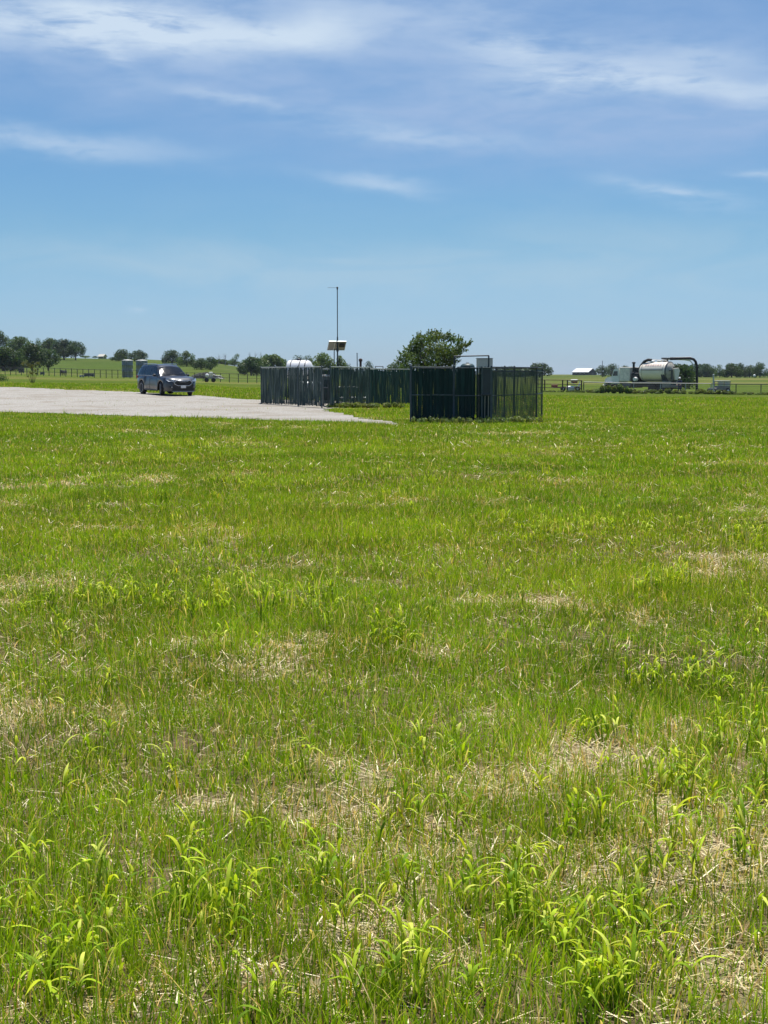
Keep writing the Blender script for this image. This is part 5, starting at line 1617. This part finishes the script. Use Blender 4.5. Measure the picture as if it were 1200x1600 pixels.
    m = MB(); m.lathe([(.26, 0), (.28, .12), (.22, .2), (.05, .22)], (-1.5, .2, zc + r - .02), 'Z', 16); m.box((-2.3, 0, zc + r + .1), (.5, .5, .22), bev=.05); m.build('hatch', white, tk)
    m = MB(); m.tube([(-.3, 0, zc + r + .05), (-.9, .1, zc + r + .28), (-2.6, .1, zc + r + .24), (-3.2, .0, zc + r + .18)], .05, 6); m.build('grab_rail', white, tk)
    # tank rear: ring, dished door, levers, chute
    m = MB(); m.lathe([(1.02, -3.58), (1.2, -3.6), (1.2, -3.72), (1.02, -3.74)], (0, 0, zc), 'X', 36); m.build('door_ring', grey, tk)
    m = MB(); m.lathe([(1.08, -3.73), (1.0, -3.85), (.7, -4.02), (.3, -4.1), (.03, -4.12)], (0, 0, zc), 'X', 30); dr = m.build('rear_door', mat('grimy_door', (.40, .37, .32), .6, 0, .3, 2), t)
    m = MB(); m.box((-4.1, .0, zc + .15), (.14, 1.7, .14)); m.box((-4.1, -.2, zc - .2), (.14, .16, 1.6)); m.box((-4.12, .35, zc - .35), (.16, .16, 1.2)); m.build('door_brace', mat('dark_steel_brace', (.10, .10, .10), .5), dr)
    m = MB(); m.prism([(.25, zc + .35), (-.95, zc + .45), (-1.15, zc + .1), (-.7, zc - .95), (-.1, zc - .95)], -4.35, -4.16, 'X'); m.build('discharge_chute', beige, dr)
    m = MB(); m.prism([(-3.9, 1.25), (-3.3, 1.25), (-3.1, 2.1), (-3.5, 2.1)], 1.02, 1.10, 'Y'); m.build('support_plate', M_black, t)
    # side boxes, tool lockers, mudguard, wheels
    m = MB(); m.box((-1.6, .98, 1.18), (4.6, .3, .14), bev=.02); m.box((-1.6, -.98, 1.18), (4.6, .3, .14), bev=.02); m.build('catwalk', mat('worn_steel', (.20, .19, .18), .6), t)
    m = MB(); m.box((-3.75, .85, .95), (.95, .55, .8), bev=.03); m.box((-3.75, -.85, .95), (.95, .55, .8), bev=.03); m.build('tool_locker', mat('pale_locker', (.22, .21, .19), .5, 0, .3, 2), t)
    m = MB(); m.box((-4.3, 0, .75), (.12, 2.2, .3), bev=.03); m.build('rear_bumper', grey, t)
    for x in (4.0, -1.9, -3.15 + .1, .6):
        for s in (-1, 1):
            if x == .6: continue
            m = MB(); m.lathe([(.3, -.14), (.45, -.15), (.51, -.1), (.51, .1), (.45, .15), (.3, .14)], (x, s * .95, .51), 'Y', 26)
            w = m.build('wheel', M_dark, t)
            m = MB(); m.lathe([(.04, s * .05), (.2, s * .08), (.3, s * .13), (.31, -s * .1)], (x, s * .95, .51), 'Y', 18); m.build('rim', mat('truck_rim', (.45, .44, .42), .5), w)
    m = MB(); m.lathe([(.02, -.6), (.26, -.58), (.3, -.5), (.3, .5), (.26, .58), (.02, .6)], (1.5, .82, .8), 'X', 16); m.build('fuel_tank', grey, t)
    # boom: pedestal on the tank, arm swung out to the right of the picture, hose hanging down. world -> local
    inv = Matrix.Rotation(-rz, 4, 'Z')
    def wl(px, row, y):
        v = inv @ Vector((xpx(px, y) - O[0], y - O[1], 0)); return (v.x, v.y, zrow(row, y) - z0)
    yb = 174.5
    a = wl(1039.5, 563, yb); b = wl(1046, 560.5, yb); c = wl(1078, 560, yb); d = wl(1086, 565, yb); e = wl(1088.5, 573, yb); f = wl(1088.7, 611.5, yb)
    m = MB(); m.lathe([(.42, zc + r - .1), (.36, zc + r + .06), (.28, zc + r + .12), (.28, zc + r + .32)], (a[0], a[1], 0), 'Z', 16); m.box((a[0], a[1], zc + r + .42), (.9, .6, .2), bev=.04); m.build('boom_pedestal', mat('dark_steel_brace', (.10, .10, .10), .5), t)
    m = MB(); m.tube([a, b, (c[0], c[1], c[2] - .16)], .11, 8); m.tube([wl(1032, 563, yb), (b[0], b[1], b[2] + .1), (c[0], c[1], c[2] + .16), (d[0], d[1], d[2] + .1)], .05, 6)
    m.tube([wl(1070, 562.5, yb), wl(1078, 564, yb), wl(1084, 572, yb)], .07, 6); m.build('boom', white, t)
    m = MB(); m.tube([b, c, wl(1083, 561.5, yb), d, e], .16, 12)
    n = 26
    for k in range(n):
        u = k / n; p = [b[i] + (c[i] - b[i]) * u for i in range(3)]; q = [b[i] + (c[i] - b[i]) * (u + .5 / n) for i in range(3)]; m.tube([p, q], .185, 10)
    m.build('suction_hose', M_dark, t)
    m = MB(); m.tube([e, f], .15, 12); m.tube([e, (e[0], e[1], e[2] - .12)], .2, 12); m.build('hanging_hose', M_dark, t)
truck()

# ------------------------------------------------------------------ the worker behind the truck
def worker():
    y = 169.5; x = xpx(1062, y); z0 = gz(x, y)
    t = thing('person', 'worker in navy coveralls and white hard hat behind the truck', 'person', (x, y, z0), R(-125))
    skin = mat('skin', (.35, .20, .14), .5, 0, .08, 5)
    J = [((0, 0, .98), .13), ((0, 0, 1.15), .12), ((.01, 0, 1.35), .14), ((.02, 0, 1.47), .07), ((.04, 0, 1.56), .055), ((.06, 0, 1.66), .095), ((.06, 0, 1.74), .08)]
    E = [(i, i + 1) for i in range(6)]
    def chain(par, pts):
        k = len(J)
        for i, q in enumerate(pts):
            J.append(q); E.append((par if i == 0 else k + i - 1, k + i))
        return k + len(pts) - 1
    hands = []
    for s in (-1, 1):
        chain(0, [((0, s * .10, .92), .10), ((.03, s * .13, .52), .065), ((0, s * .14, .12), .045), ((.03, s * .14, .05), .045), ((.16, s * .15, .03), .035)])
        k = chain(2, [((.01, s * .17, 1.40), .065), ((.05, s * .26, 1.12), .048), ((.27, s * .22, .98), .035), ((.34, s * .2, .97), (.02, .035))])
        for f in range(4):
            chain(k, [((.40, s * (.2 + (f - 1.5) * .022), .965), .010), ((.43 + .004 * (f % 3), s * (.2 + (f - 1.5) * .022), .945), .009), ((.445, s * (.2 + (f - 1.5) * .022), .915), .008)])
        chain(k, [((.36, s * .155, .955), .011), ((.39, s * .14, .935), .009)])
    skin_mesh('body', J, E, skin, t, 1)
    navy = mat('navy_coverall', (.012, .018, .075), .8, 0, .2, 6)
    J = [((0, 0, .98), .165), ((0, 0, 1.15), .15), ((.01, 0, 1.34), .175), ((.015, 0, 1.46), .10)]; E = [(0, 1), (1, 2), (2, 3)]
    for s in (-1, 1):
        chain(0, [((0, s * .10, .90), .125), ((.03, s * .13, .52), .09), ((.01, s * .14, .14), .08)])
        chain(2, [((.01, s * .18, 1.40), .09), ((.05, s * .265, 1.12), .068), ((.23, s * .225, .99), .052)])
    cv = skin_mesh('coverall', J, E, navy, t, 2)
    for s in (-1, 1):
        m = MB(); m.box((.06, s * .145, .05), (.28, .11, .10), bev=.03); m.lathe([(.06, .05), (.065, .18)], (-.01, s * .145, 0), 'Z', 12); m.build('boot', M_dark, t)
    m = MB(); m.lathe([(.155, 0), (.16, .01), (.128, .02), (.125, .06), (.105, .11), (.06, .145), (.01, .155)], (.06, 0, 1.70), 'Z', 20); m.box((.19, 0, 1.705), (.1, .16, .012)); m.build('hard_hat', M_poly, t)
    m = MB(); m.ball((.05, 0, 1.68), (.10, .088, .09), 12, 8); m.build('hair', M_bark, t)
worker()

# ------------------------------------------------------------------ the air itself: a thin even haze over the plain
def haze():
    m = bpy.data.materials.new('thin_haze'); m.use_nodes = True
    t = NT(m.node_tree); t.n.clear()
    out = t.new('ShaderNodeOutputMaterial'); v = t.new('ShaderNodeVolumePrincipled')
    v.inputs['Color'].default_value = (.78, .88, 1.0, 1); v.inputs['Density'].default_value = HAZE; v.inputs['Anisotropy'].default_value = .3
    t.l.new(v.outputs[0], out.inputs['Volume'])
    b = MB(); b.box((0, 3500, 10), (43000, 7400, 50))
    o = b.build('haze', m); tag(o, 'thin pale blue summer haze over the plain', 'haze', kind='stuff')
HAZE = 0.00007
haze()
